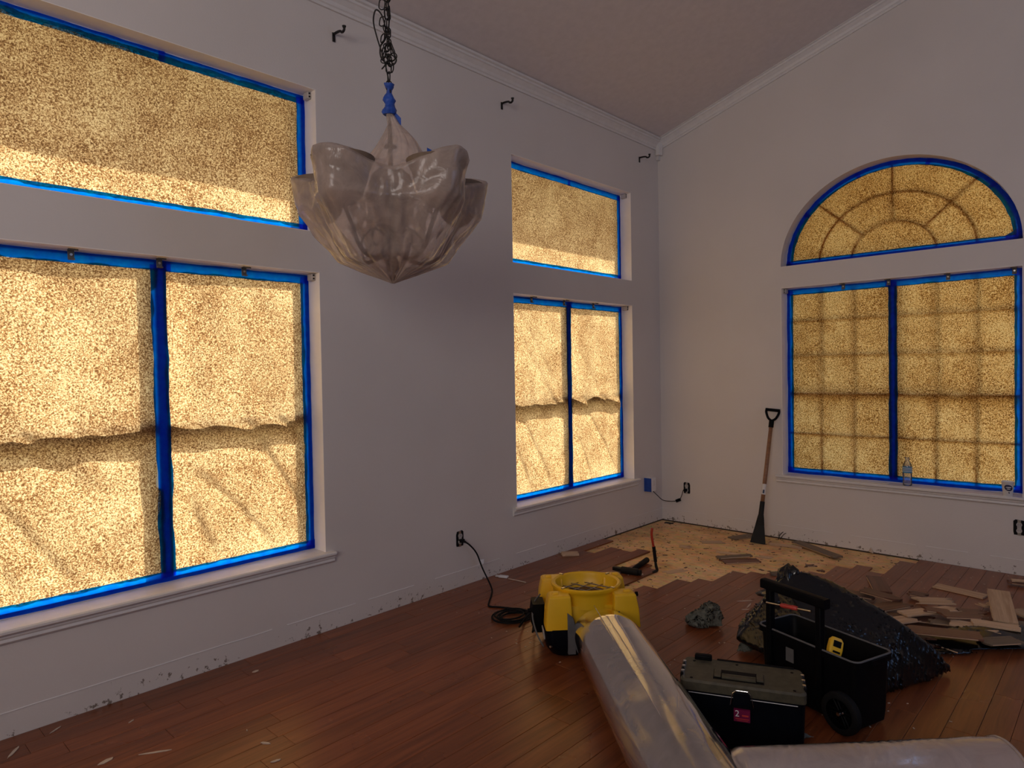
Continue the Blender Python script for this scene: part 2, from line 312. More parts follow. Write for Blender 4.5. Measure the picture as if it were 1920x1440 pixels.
rows(m_, lambda mb, a, b_, c, d: mb.b2((a, 0, c), (b_, T, d)), None, [(x0, x1, za, zb) for x0, x1 in WA for za, zb in ((Z1, Z2), (Z3, Z4))], XB, T, -0.2, 3.9)
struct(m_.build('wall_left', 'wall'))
# right wall with a lower rectangle and an arched opening
YB0, YB1 = -1.189, -2.857; ZB1, ZB2, ZA = 0.55, 2.166, 2.350; AC = (YB0 + YB1) / 2; AW = (YB0 - YB1) / 2; AH = 0.745
m_ = MB()
def bb(y0, y1, z0, z1): m_.b2((0, min(y0, y1), z0), (T, max(y0, y1), z1))
def slab(y0, y1, za, zb_, zt0, zt1):
    m_.add([(0, y0, za), (0, y1, zb_), (T, y1, zb_), (T, y0, za), (0, y0, zt0), (0, y1, zt1), (T, y1, zt1), (T, y0, zt0)], [(0, 1, 2, 3), (4, 5, 6, 7), (0, 1, 5, 4), (1, 2, 6, 5), (2, 3, 7, 6), (3, 0, 4, 7)])
slab(0, YB0, -0.2, -0.2, zc(0) + .1, zc(YB0) + .1)
bb(YB0, YB1, -0.2, ZB1); bb(YB0, YB1, ZB2, ZA)
NA = 48
for i in range(NA):
    t0, t1 = PI * i / NA, PI * (i + 1) / NA
    ya, yb = AC + AW * math.cos(t0), AC + AW * math.cos(t1)
    slab(ya, yb, ZA + AH * math.sin(t0), ZA + AH * math.sin(t1), zc(ya) + .1, zc(yb) + .1)
slab(YB1, -RIDGE, -0.2, -0.2, zc(YB1) + .1, zc(-RIDGE) + .1); slab(-RIDGE, YB, -0.2, -0.2, zc(-RIDGE) + .1, zc(YB) + .1)
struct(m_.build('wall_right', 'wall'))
m_ = MB()
m_.add([(XB - T, 0, -.2), (XB - T, YB, -.2), (XB, YB, -.2), (XB, 0, -.2), (XB - T, 0, 5.3), (XB - T, YB, 5.3), (XB, YB, 5.3), (XB, 0, 5.3)], [(0, 1, 2, 3), (4, 5, 6, 7), (0, 1, 5, 4), (1, 2, 6, 5), (2, 3, 7, 6), (3, 0, 4, 7)])
struct(m_.build('wall_back', 'wall_bounce_cut'))
struct(MB().b2((XB, YB - T, -0.2), (T, YB, 5.3)).build('wall_near', 'wall_bounce_cut'))
m_ = MB()
for y0, y1 in ((T, -RIDGE), (-RIDGE, YB - T)):
    za, zb_ = CEIL0 - SL * T if y0 > 0 else zc(y0), zc(y1)
    m_.add([(XB - T, y0, za), (XB - T, y1, zb_), (T, y1, zb_), (T, y0, za), (XB - T, y0, za + .15), (XB - T, y1, zb_ + .15), (T, y1, zb_ + .15), (T, y0, za + .15)], [(0, 1, 2, 3), (4, 5, 6, 7), (0, 1, 5, 4), (1, 2, 6, 5), (2, 3, 7, 6), (3, 0, 4, 7)])
struct(m_.build('ceiling', 'ceiling'))
# crown moulding: profile (distance from wall, height above its bottom edge)
CP = [(0, 0), (.014, 0), (.014, .016), (.022, .022), (.030, .040), (.052, .062), (.062, .066), (.062, .080), (.078, .084), (.078, .10), (0, .10)]
m_ = MB()
rings = []
for x, e in ((XB, 0), (0, 1)): rings.append([Vector((x - (d if e else 0), -d, 3.615 + h)) for d, h in CP])
m_.loft(rings); struct(m_.build('trim_1', 'trim', auto=20))
m_ = MB()
for ya, yb in ((0, -RIDGE), (-RIDGE, YB)):
    m_.loft([[Vector((-d, y - (d if y == 0 else 0), zc(y) - 0.088 + h + (SL * d if y == 0 else 0))) for d, h in CP] for y in (ya, yb)])
struct(m_.build('trim_2', 'trim', auto=20))
# corner block where the mouldings meet
m_ = MB(); m_.prism([(0, 0), (-.05, 0), (-.066, -.02), (-.066, -.05), (-.02, -.066), (0, -.05)], 3.56, 3.70); m_.prism([(0, 0), (-.03, 0), (-.04, -.03), (0, -.03)], 3.52, 3.56)
struct(m_.build('trim_3', 'trim'))
# line of old caulk where the baseboards were pulled off
def caulk(name, p0, p1, off):
    m = MB(); n = 90
    for i in range(n):
        if ns(i * 0.35, off) < -0.18: continue
        a = Vector(p0).lerp(Vector(p1), i / n); c = Vector(p0).lerp(Vector(p1), (i + 1) / n)
        j = 0.0035 * ns(i * 0.8, off + 3); j2 = 0.0035 * ns((i + 1) * 0.8, off + 3)
        a.z += j; c.z += j2; q = Vector((0, -.003, 0)) if off == 1 else Vector((-.003, 0, 0)); h = Vector((0, 0, .0035))
        m.add([a, c, c + q, a + q, a + h, c + h, c + q * .4 + h, a + q * .4 + h], [(0, 1, 2, 3), (4, 7, 6, 5), (3, 2, 6, 7), (0, 3, 7, 4), (1, 5, 6, 2)])
    struct(m.build(name, 'trim'))
caulk('baseboard_left', (-8, 0, 0.108), (0, 0, 0.108), 1); caulk('baseboard_right', (0, 0, 0.108), (0, -6, 0.108), 2)

# exterior: lawn, eaves, an added unseen roof and screen to keep sun off the right-hand wall
struct(MB().b2((-30, -30, -0.6), (40, 40, -0.25)).build('floor_outside', 'grass'))
struct(MB().b2((XB - 1, T, 3.42), (0.6, 1.30, 3.55)).build('trim_4', 'stucco'))
struct(MB().b2((T, -6.5, 3.45), (2.9, 0.45, 3.58)).build('trim_sun_block', 'stucco'))
struct(MB().b2((0.55, 0.45, -.25), (3.4, 0.60, 3.58)).build('wall_sun_screen', 'stucco'))

# ------------------------------------------------------------------ floor: subfloor and each plank
PT = 0.012; PWID = 0.106
fl = struct(MB().b2((XB, YB, -0.2), (0, 0, -PT)).build('floor', 'osb'))
EDGE = [-1.0, -1.43, -1.19, -1.21, -1.09, -1.61, -1.41, -1.50, -2.25, -1.87, -1.60, -1.49, -1.17, -1.10, -1.05, -0.93, -0.83, -0.57, -0.44, -0.56, -0.13]
rp = random.Random(3)
rest = MB(); nplank = 0
# one mesh per plank length step so alike planks share data
PM = {}
def plank_mesh(L):
    k = round(L, 2)
    if k not in PM:
        m = MB(); g = 0.0007
        xs = (-k / 2 + .0006, k / 2 - .0006); y = PWID / 2
        lo = [(xs[0], -y + g, 0), (xs[1], -y + g, 0), (xs[1], y - g, 0), (xs[0], y - g, 0)]
        md = [(p[0], p[1], PT - .001) for p in lo]
        tp = [(p[0] - math.copysign(.001, p[0]), p[1] - math.copysign(.001, p[1]), PT) for p in lo]
        m.loft([lo, md, tp])
        o = m.build('plank', 'plank', fl); PM[k] = o.data; bpy.data.objects.remove(o)
    return PM[k]
for r in range(61):
    yc = -PWID * (r + 0.5)
    if yc < YB + PWID / 2: break
    x = (EDGE[r] if r < len(EDGE) else -0.006)
    first = True
    while x > XB + 0.1:
        L = round(rp.choice([0.45, 0.62, 0.78, 0.9, 1.05, 1.2]), 2)
        if first: L = round(rp.uniform(0.3, 0.9), 1); first = False
        if x - L < XB: L = math.floor((x - XB) * 100) / 100
        seen = x > -5.6 and r < 40 and (x - -5.815) * 0.729 + (yc + 3.44) * 0.684 > 0.55
        if seen and nplank < 300:
            o = bpy.data.objects.new('plank', plank_mesh(L)); COL.objects.link(o); o.parent = fl
            o.location = (x - L / 2, yc, -PT + rp.uniform(0, .0004)); nplank += 1
        else: rest.b2((x - L + .0006, yc - PWID / 2 + .001, -PT), (x - .0006, yc + PWID / 2 - .001, 0))
        x -= L
ro = rest.build('planks_beyond', 'plank', fl); ro['kind'] = 'stuff'

# ------------------------------------------------------------------ windows
def W(wall, a, z, d): return (a, d, z) if wall == 'A' else (d, a, z)
def wbox(mb, wall, a0, a1, z0, z1, d0, d1):
    p, q = W(wall, min(a0, a1), z0, d0), W(wall, max(a0, a1), z1, d1); mb.b2(p, q)
D0, D1, DG = 0.122, 0.225, 0.165
def rect_window(name, wall, a0, a1, z0, z1, double, grids=None, rail=None):
    a0, a1 = min(a0, a1), max(a0, a1); fw = 0.035; m = MB()
    wbox(m, wall, a0, a0 + fw, z0, z1, D0, D1); wbox(m, wall, a1 - fw, a1, z0, z1, D0, D1)
    wbox(m, wall, a0 + fw, a1 - fw, z0, z0 + fw, D0, D1); wbox(m, wall, a0 + fw, a1 - fw, z1 - 0.022, z1, D0, D1)
    o = struct(m.build(name, 'vinyl', bevel=.003, seg=1)); cx = (a0 + a1) / 2
    jl = MB(); e = .003  # liners added to carry the brightened jamb tone
    for q in ((a0, a0 + e, z0 + .002, z1), (a1 - e, a1, z0 + .002, z1), (a0 + e, a1 - e, z1 - e, z1)): wbox(jl, wall, *q, -.0, D0)
    if z0 > 2: wbox(jl, wall, a0 + e, a1 - e, z0, z0 + e, 0, D0)
    jl.build('jamb_glow_liner', 'jamb_glow', o)
    if double:
        m = MB(); wbox(m, wall, cx - .032, cx + .032, z0 + fw, z1 - .022, D0, D1); m.build('mullion', 'vinyl', o, bevel=.003, seg=1)
    bays = [(a0 + fw, cx - .032), (cx + .032, a1 - fw)] if double else [(a0 + fw, a1 - fw)]
    for x0, x1 in bays:
        m = MB(); wbox(m, wall, x0, x1, z0 + fw, z1 - .022, DG, DG + .003); m.build('glass_pane', 'glass', o)
        if rail: m = MB(); rh = .018 if grids else .033; wbox(m, wall, x0, x1, rail - rh, rail + rh, 0.135, D1); m.build('meeting_rail', 'vinyl', o, bevel=.003, seg=1)
        if grids:
            cols, zs = grids
            for k in range(1, cols):
                xx = x0 + (x1 - x0) * k / cols
                m = MB(); wbox(m, wall, xx - .008, xx + .008, z0 + fw, rail, 0.127, 0.145); m.build('muntin', 'vinyl', o)
                m = MB(); wbox(m, wall, xx - .008, xx + .008, rail, z1 - .022, 0.146, 0.162); m.build('muntin', 'vinyl', o)
            for zz in zs:
                m = MB(); dz = 0.019 if zz > rail else 0; wbox(m, wall, x0, x1, zz - .008, zz + .008, 0.127 + dz, 0.145 + dz); m.build('muntin', 'vinyl', o)
    return o
rect_window('window_1', 'A', *WA[0], Z3, Z4, False)
rect_window('window_2', 'A', *WA[0], Z1, Z2, True, rail=1.235)
rect_window('window_3', 'A', *WA[1], Z3, Z4, False)
rect_window('window_4', 'A', *WA[1], Z1, Z2, True, rail=1.235)
rect_window('window_6', 'B', YB0, YB1, ZB1, ZB2, True, grids=(3, (0.91, 1.58, 1.88)), rail=1.25)
# arched window
def arc_band(wall, r0, r1, d0, d1, n=40, a=1.0, mbx=None, hx=AW, hz=AH):
    m = mbx or MB()
    for i in range(n):
        t0, t1 = PI * i / n, PI * (i + 1) / n
        P = lambda r, t, d: W(wall, AC + hx * r * math.cos(t), ZA + hz * r * math.sin(t) + .0, d)
        m.add([P(r0, t0, d0), P(r1, t0, d0), P(r1, t1, d0), P(r0, t1, d0), P(r0, t0, d1), P(r1, t0, d1), P(r1, t1, d1), P(r0, t1, d1)], [(0, 1, 2, 3), (4, 7, 6, 5), (0, 4, 5, 1), (1, 5, 6, 2), (2, 6, 7, 3), (3, 7, 4, 0)])
    return m
m_ = arc_band('B', 0.955, 1.0, D0, D1); wbox(m_, 'B', YB1, YB0, ZA, ZA + .035, D0, D1)
w5 = struct(m_.build('window_5', 'vinyl'))
m_ = MB(); pts = [(AC + AW * .96 * math.cos(PI * i / 40), ZA + AH * .96 * math.sin(PI * i / 40)) for i in range(41)]
m_.prism(pts, DG, DG + .003, lambda a, z, d: W('B', a, z, d)); m_.build('glass_pane', 'glass', w5)
for rr in (0.36, 0.665): arc_band('B', rr - .011, rr + .011, 0.127, 0.150).build('muntin', 'vinyl', w5)
for k in (1, 2, 3):
    t = PI * k / 4; m_ = MB(); q = .009
    a = Vector((AC + AW * .36 * math.cos(t), ZA + AH * .36 * math.sin(t))); c = Vector((AC + AW * .97 * math.cos(t), ZA + AH * .97 * math.sin(t))); nn = (c - a).normalized(); nn = Vector((-nn.y, nn.x)) * q
    m_.prism([tuple(a + nn), tuple(a - nn), tuple(c - nn), tuple(c + nn)], .127, .150, lambda a_, z, d: W('B', a_, z, d)); m_.build('muntin', 'vinyl', w5)

# window stools (sills) with moulded apron
def sill(name, wall, a0, a1, z):
    a0, a1 = min(a0, a1), max(a0, a1)
    m = MB(); wbox(m, wall, a0, a1, z - .02, z + .002, 0.0, D0)
    prof = [(0, 0), (-.034, 0), (-.040, -.006), (-.040, -.016), (-.034, -.022), (-.020, -.024), (-.020, -.036), (-.015, -.044), (-.018, -.056), (-.008, -.066), (0, -.066)]
    e0, e1 = a0 - .047, a1 + .047
    m.loft([[W(wall, e0 if d > -.025 else e0 - .0, z + h + .002, d) for d, h in prof], [W(wall, e1, z + h + .002, d) for d, h in prof]])
    return struct(m.build(name, 'trim', auto=25))
sill('trim_6', 'A', *WA[0], Z1); sill('trim_7', 'A', *WA[1], Z1); sill('trim_8', 'B', YB0, YB1, ZB1)

# ------------------------------------------------------------------ paper and tape over the windows
def creases(a, z, seed, amp, rail):
    d = 0.7 * amp * ns(a * 1.9 + seed, z * 1.4, seed) + 0.28 * amp * ns(a * 5 + seed, z * 4, seed + 5)
    u = a * 0.82 + z * 0.57
    d += (5.0 if z < (rail or 0) else 1.5) * amp * max(0, 0.17 - abs(ns(u * 4.0, (a * .57 - z * .82) * 0.7, seed + 9)))
    if rail: d += 0.028 * math.exp(-((z - rail + .03) / .14) ** 2) * (0.7 + ns(a * 4.2, seed * 1.7) + .5 * ns(a * 11, seed))
    return d
def ragged(a, seed, amp=.011): return amp * ns(a * 9, seed) + amp * .5 * ns(a * 31, seed + 4)
def paper_rect(parent, wall, a0, a1, z0, z1, seed, m, amp=0.03, edges=None, rail=None, org=(0, 0, 0)):
    nu = max(8, int(abs(a1 - a0) / 0.022)); nv = max(8, int((z1 - z0) / 0.022)); O = Vector(org)
    def fn(u, v):
        a = a0 + (a1 - a0) * u; z = z0 + (z1 - z0) * v
        e = min(1, min(u, 1 - u) * abs(a1 - a0) / 0.10) * min(1, min(v, 1 - v) * (z1 - z0) / 0.10)
        d = 0.119 - max(-0.0025, creases(a, z, seed, amp, rail) * e + 0.30 * amp * e)
        aa = a + (ragged(z, seed) if u in (0, 1) else 0); zz = z + (ragged(a, seed + 2) if v in (0, 1) else 0)
        if edges: aa += edges(u, z)
        return Vector(W(wall, aa, zz, d)) - O
    mb = MB(); mb.grid(fn, nu, nv); return mb.build('paper_sheet', m, parent, smooth=True)
def tape(parent, wall, a0, z0, a1, z1, wd, seed, org=(0, 0, 0), d=0.1150, wob=0.004, roll=0.0):
    L = math.hypot(a1 - a0, z1 - z0); n = max(6, int(L / 0.035)); t = ((a1 - a0) / L, (z1 - z0) / L); q = (-t[1], t[0]); O = Vector(org)
    def fn(u, v):
        s = (v - .5) * wd + wob * (ns(u * L * 5, seed) + .5 * ns(u * L * 14, seed, 2))
        return Vector(W(wall, a0 + (a1 - a0) * u + q[0] * s, z0 + (z1 - z0) * u + q[1] * s, d + .0016 * ns(u * L * 8, v * 2, seed) + .001 * math.sin(v * PI) + roll * (v - .5))) - O
    mb = MB(); mb.grid(fn, n, 4); return mb.build('tape_strip', 'tape', parent, smooth=True)
def cover_rect(wall, a0, a1, z0, z1, label, seed, double, m='paper', amp=0.03, gl=.020, gt=.030, glow_mull=False, rail=None):
    a0, a1 = min(a0, a1), max(a0, a1); org = W(wall, (a0 + a1) / 2, z0, 0.11); cx = (a0 + a1) / 2
    t = thing('window_covering', label, 'window covering', org)
    g0 = 0.035 + gl
    if double:
        def eL(u, z): return -0.030 * u * (1 if 0.95 < z < 1.93 else 0) if glow_mull else 0
        paper_rect(t, wall, a0 + g0, cx - .012, z0 + .05, z1 - .022 - gt, seed, m, amp, eL if glow_mull else None, rail, org)
        paper_rect(t, wall, cx + .012, a1 - g0, z0 + .05, z1 - .022 - gt, seed + 17, m, amp, None, rail, org)
    else: paper_rect(t, wall, a0 + g0, a1 - g0, z0 + .045, z1 - .022 - gt, seed, m, amp, None, None, org)
    tw = 0.052
    tape(t, wall, a0 + .004, z0 + .034, a1 - .004, z0 + .034, tw, seed + 1, org)
    tape(t, wall, a0 + .01, z1 - .032, cx + .05, z1 - .032, tw, seed + 2, org); tape(t, wall, cx + .02, z1 - .034, a1 - .01, z1 - .034, tw, seed + 3, org, d=.1135)
    tape(t, wall, a0 + .034, z0 + .01, a0 + .034, z1 - .02, tw, seed + 4, org, d=.1135); tape(t, wall, a1 - .034, z0 + .01, a1 - .034, z1 - .02, tw, seed + 5, org, d=.1135)
    if double:
        o_ = -.014 if glow_mull else 0.0
        tape(t, wall, cx + o_ * .2, z0 + .03, cx + o_, z1 - .03, .060 if not glow_mull else .072, seed + 6, org, d=.112, wob=.008)
    return t
cover_rect('A', *WA[0], Z3, Z4, 'brown paper taped over the upper left window, top right corner near the bagged chandelier', 3, False, gl=.02, gt=.005)
cover_rect('A', *WA[0], Z1, Z2, 'brown paper in two panels taped in blue over the lower left window, largest covering', 11, True, amp=.045, gl=.01, glow_mull=True, rail=1.25)
cover_rect('A', *WA[1], Z3, Z4, 'brown paper taped over the upper middle window with bright lower band', 23, False, amp=.025)
cover_rect('A', *WA[1], Z1, Z2, 'brown paper in two creased panels taped over the lower middle window left of the corner', 31, True, amp=.04, gl=.012, rail=1.25)
cover_rect('B', YB1, YB0, ZB1, ZB2, 'brown paper in two panels with window grid showing through, right of the scraper', 47, True, m='paper_b', amp=.022, gl=.012, gt=.03)
# arch
org = (0.11, AC, ZA); t = thing('window_covering', 'half round brown paper covering with sunburst grid showing through', 'window covering', org)
mb = MB(); O = Vector(org); NR, NT_ = 30, 60
def fa(u, v):
    r = 0.945 * v; th = PI * u; a = AC + AW * r * math.cos(th); z = ZA + .045 + (AH - .045) * r * math.sin(th) * 0.985
    e = min(1, (1 - v) * 6) * min(1, (z - ZA - .04) / 0.1)
    return Vector((0.119 - max(-.002, .018 * e * (ns(a * 2.3, z * 2.3, 4) + .45)), a, z)) - O
mb.grid(fa, NT_, NR); mb.build('paper_sheet', 'paper_b', t, smooth=True)
for k in range(5):
    th0, th1 = PI * k / 5 - .02, PI * (k + 1) / 5 + .02
    def fb(u, v, th0=th0, th1=th1, k=k):
        th = th0 + (th1 - th0) * u; r = 0.925 + .068 * v + .006 * ns(u * 9, k)
        return Vector((.114 + .001 * (k % 2) + .0015 * ns(u * 7, v, k), AC + AW * r * math.cos(th), max(ZA + .004, ZA + .004 + AH * r * math.sin(th)))) - O
    mb = MB(); mb.grid(fb, 20, 4); mb.build('tape_strip', 'tape', t, smooth=True)
tape(t, 'B', YB1 + .01, ZA + .028, YB0 - .01, ZA + .028, .050, 77, org)
tape(t, 'B', YB1 + .02, ZA + .07, YB1 + .10, ZA + .02, .06, 79, org, d=.110)

# ------------------------------------------------------------------ blind brackets and curtain hooks
def bracket(wall, a, z, label, grp=None):
    o = W(wall, a, z, 0.088); t = thing('blind_bracket', label, 'bracket', o, 0, grp)
    m = MB(); O = Vector(o)
    def bx(a0, a1, z0, z1, d0, d1): wbox(m, wall, a + a0, a + a1, z + z0, z + z1, d0, d1)
    bx(-.016, .016, -.003, 0, .055, .098); bx(-.013, .013, -.042, -.003, .092, .096); bx(-.020, .020, -.010, -.003, .052, .056); bx(-.012, .012, -.048, -.042, .075, .096)
    m.v = [tuple(Vector(p) - O) for p in m.v]; m.build('bracket_plate', 'grey', t)
    m = MB(); c = Vector(W(wall, a, z - .024, .0915)) - O; n_ = Vector(W(wall, 0, 0, -.004)); m.cyl(c, c + n_, .006, n=10); m.build('screw', 'steel', t)
for a, l in ((-4.98, 'first'), (-4.575, 'on the centre line'), (-4.16, 'third'), (-3.80, 'at the right corner')): pass
for wall, a, z, l in (
    ('A', -4.955, Z2, 'grey blind bracket at top of the lower left window, left of its centre post'), ('A', -4.58, Z2, 'grey blind bracket above the centre post of the lower left window'),
    ('A', -4.15, Z2, 'grey blind bracket at top of the lower left window, right of its centre post'),
    ('A', -1.80, Z2, 'small grey blind bracket at top of the lower middle window, over its left panel'), ('A', -1.385, Z2, 'small grey blind bracket above the centre post of the lower middle window'),
    ('A', -.97, Z2, 'small grey blind bracket at top of the lower middle window, over its right panel'),
    ('B', -1.665, ZB2, 'grey blind bracket over the left panel of the right wall window'), ('B', -2.00, ZB2, 'grey blind bracket beside the centre post of the right wall window'),
    ('B', -2.40, ZB2, 'grey blind bracket over the right panel of the right wall window'), ('B', -2.80, ZB2, 'grey blind bracket at the right end of the right wall window')): bracket(wall, a, z, l)
def end_bracket(wall, a, z, sgn, label):
    # box bracket screwed to the side jamb just under the head
    o = W(wall, a, z, 0.06); t = thing('blind_end_bracket', label, 'bracket', o); O = Vector(o)
    m = MB(); wbox(m, wall, a + sgn * .003, a + sgn * .028, z - .044, z - .004, .040, .090); m.v = [tuple(Vector(p) - O) for p in m.v]; m.build('bracket_box', 'outlet_grey', t, bevel=.004)
    for k in (0, 1):
        m = MB(); c = Vector(W(wall, a + sgn * .016, z - .015 - .018 * k, .041)) - O; m.cyl(c, c + Vector(W(wall, 0, 0, -.004)), .005, n=8); m.build('screw', 'dark_steel', t)
end_bracket('A', WA[0][1], Z4, -1, 'silver end bracket in the top right corner of the upper left window')
end_bracket('A', WA[0][1], Z2, -1, 'silver end bracket in the top right corner of the lower left window')
end_bracket('A', WA[1][1], Z4, -1, 'silver end bracket in the top right corner of the upper middle window')
end_bracket('A', WA[1][1], Z2, -1, 'silver end bracket in the top right corner of the lower middle window')
end_bracket('B', YB0, ZB2, -1, 'silver end bracket in the top left corner of the right wall window')
def hook(x, z, label):
    t = thing('curtain_rod_bracket', label, 'curtain bracket', (x, 0, z))
    MB().b2((-.010, -.006, -.038), (.010, 0, .016)).build('wall_plate', 'iron', t, bevel=.003)
    pts = [(0, -.004, .006), (0, -.035, .006), (0, -.07, .001), (0, -.085, -.010), (0, -.10, -.012), (0, -.112, -.004), (0, -.112, .008)]
    MB().tube(spline(pts, 5), .0075, 8).build('arm', 'iron', t, smooth=True)
    MB().cyl((0, -.112, .008), (0, -.112, .016), .010, .012, 10).build('knob', 'iron', t)
hook(-3.62, 3.475, 'black iron curtain rod bracket high on the wall beside the big left window')
hook(-2.205, 3.465, 'black iron curtain rod bracket above the left edge of the upper middle window')
hook(-.335, 3.475, 'black iron curtain rod bracket high up next to the room corner')


# ------------------------------------------------------------------ chandelier wrapped in plastic
CX, CY = -4.016, -1.049
ch = thing('chandelier', 'dark five-arm chandelier with upturned glass shades hanging on a chain inside the plastic bag', 'chandelier', (CX, CY, 1.90))
def cz(z): return z - 1.90
MB().lathe([(0, .0), (.012, .003), (.017, .014), (.012, .026), (.006, .03), (.010, .036), (.026, .05), (.030, .075), (.020, .10), (.010, .105)], n=20).build('finial', 'iron', ch, smooth=True)
MB().lathe([(.010, .10), (.034, .12), (.040, .15), (.030, .19), (.014, .22), (.012, .36), (.020, .38), (.022, .42), (.012, .45), (.009, .58), (.03, .585), (.012, .60), (.006, .70), (0, .70)], n=20).build('center_column', 'iron', ch, smooth=True)
MB().lathe([(.012, .50), (.05, .49), (.085, .46), (.100, .41), (.094, .41), (.078, .455), (.045, .482), (.012, .49)], n=28).build('upper_bell', 'shade', ch, smooth=True)
VIEW = math.atan2(0.684, 0.729); SR = 0.315
# direction from the chandelier towards the viewer's side of the room
toward = math.atan2(-3.44 - CY, -5.815 - CX)
for k in range(5):
    az = toward + R(36 + 72 * k); c, s = math.cos(az), math.sin(az)
    P = lambda r, z: Vector((c * r, s * r, z))
    a = MB().tube(spline([P(.02, .17), P(.07, .10), P(.15, .085), P(.225, .12), P(.265, .19), P(.30, .245), P(SR, .27)], 6), [.0085] * 37, 8).build('arm', 'iron', ch, smooth=True)
    MB().tube(spline([P(.03, .20), P(.08, .235), P(.13, .20), P(.14, .155), P(.11, .14), P(.095, .165)], 5), .005, 6).build('scroll', 'iron', a, smooth=True)
    sh = MB(); prof = [(.020, .265), (.045, .275), (.075, .31), (.092, .36), (.104, .41), (.125, .452), (.121, .454), (.099, .413), (.086, .362), (.070, .315), (.042, .282), (.018, .272)]
    o = sh.lathe([(r, z) for r, z in prof], c=(c * SR, s * SR, 0), n=28).build('glass_shade', 'shade', ch, smooth=True)
    MB().cyl(P(SR, .272), P(SR, .34), .013, .012, 10).build('lamp_socket', 'white', o)
lk = MB(); LW, LH = .0125, .0225
ring = [Vector((math.cos(t) * LW, 0, math.copysign(LH - LW, math.sin(t)) * (1 if abs(math.sin(t)) > .05 else 0) + math.sin(t) * LW)) for t in [2 * PI * i / 16 for i in range(16)]]
lk.tube(ring, .0027, 6, closed=True); lo = lk.build('chain_link', 'iron', ch, smooth=True); link_mesh = lo.data; bpy.data.objects.remove(lo)
z = 2.635; k = 0; rc = random.Random(5)
def add_link(x, y, z, rx, ry, rz):
    o = bpy.data.objects.new('chain_link', link_mesh); COL.objects.link(o); o.parent = ch; o.location = (x, y, z - 1.90); o.rotation_euler = (rx, ry, rz)
ztop = zc(CY) - 0.05
while z < ztop:
    add_link(0, 0, z, 0, R(rc.uniform(-5, 5)), toward + PI / 2 * (k % 2) + .4); z += 2 * LH - .0065; k += 1
# the slack of the chain, doubled up and hooked beside the main run
for j in range(13):
    add_link(.016 * math.cos(j * 2.1) - .01, .016 * math.sin(j * 2.1), 2.86 + j * .024, R(rc.uniform(-25, 25)), R(rc.uniform(-20, 20)), j * 1.2)
for j in range(8): add_link(.02 * math.cos(j * 1.7), .02 * math.sin(j * 1.7), 2.835 + .012 * j, R(rc.uniform(-70, 70)), R(rc.uniform(-60, 60)), j)
rgt = Vector((0.684, -0.730, 0))
def cp(px, dz): return rgt * px + Vector((0, 0, dz - 1.90))
cordpts = [cp(.0, 2.60), cp(.006, 2.72), cp(-.018, 2.86), cp(-.045, 2.95), cp(-.062, 3.03), cp(-.050, 3.08), cp(-.022, 3.05), cp(-.004, 2.97), cp(.02, 2.90), cp(.034, 2.86), cp(.010, 2.84), cp(-.03, 2.87), cp(-.034, 2.92), cp(-.01, 2.96), cp(.008, 3.05), cp(-.004, 3.2), cp(.006, 3.5), cp(0, ztop)]
MB().tube(spline(cordpts, 8), .0035, 6).build('cord', 'iron', ch, smooth=True)
MB().lathe([(0, ztop - 1.90), (.03, ztop - 1.90), (.062, ztop - 1.88), (.065, zc(CY) - 1.885), (.0, zc(CY) - 1.885)], n=24).build('canopy', 'iron', ch, smooth=True)
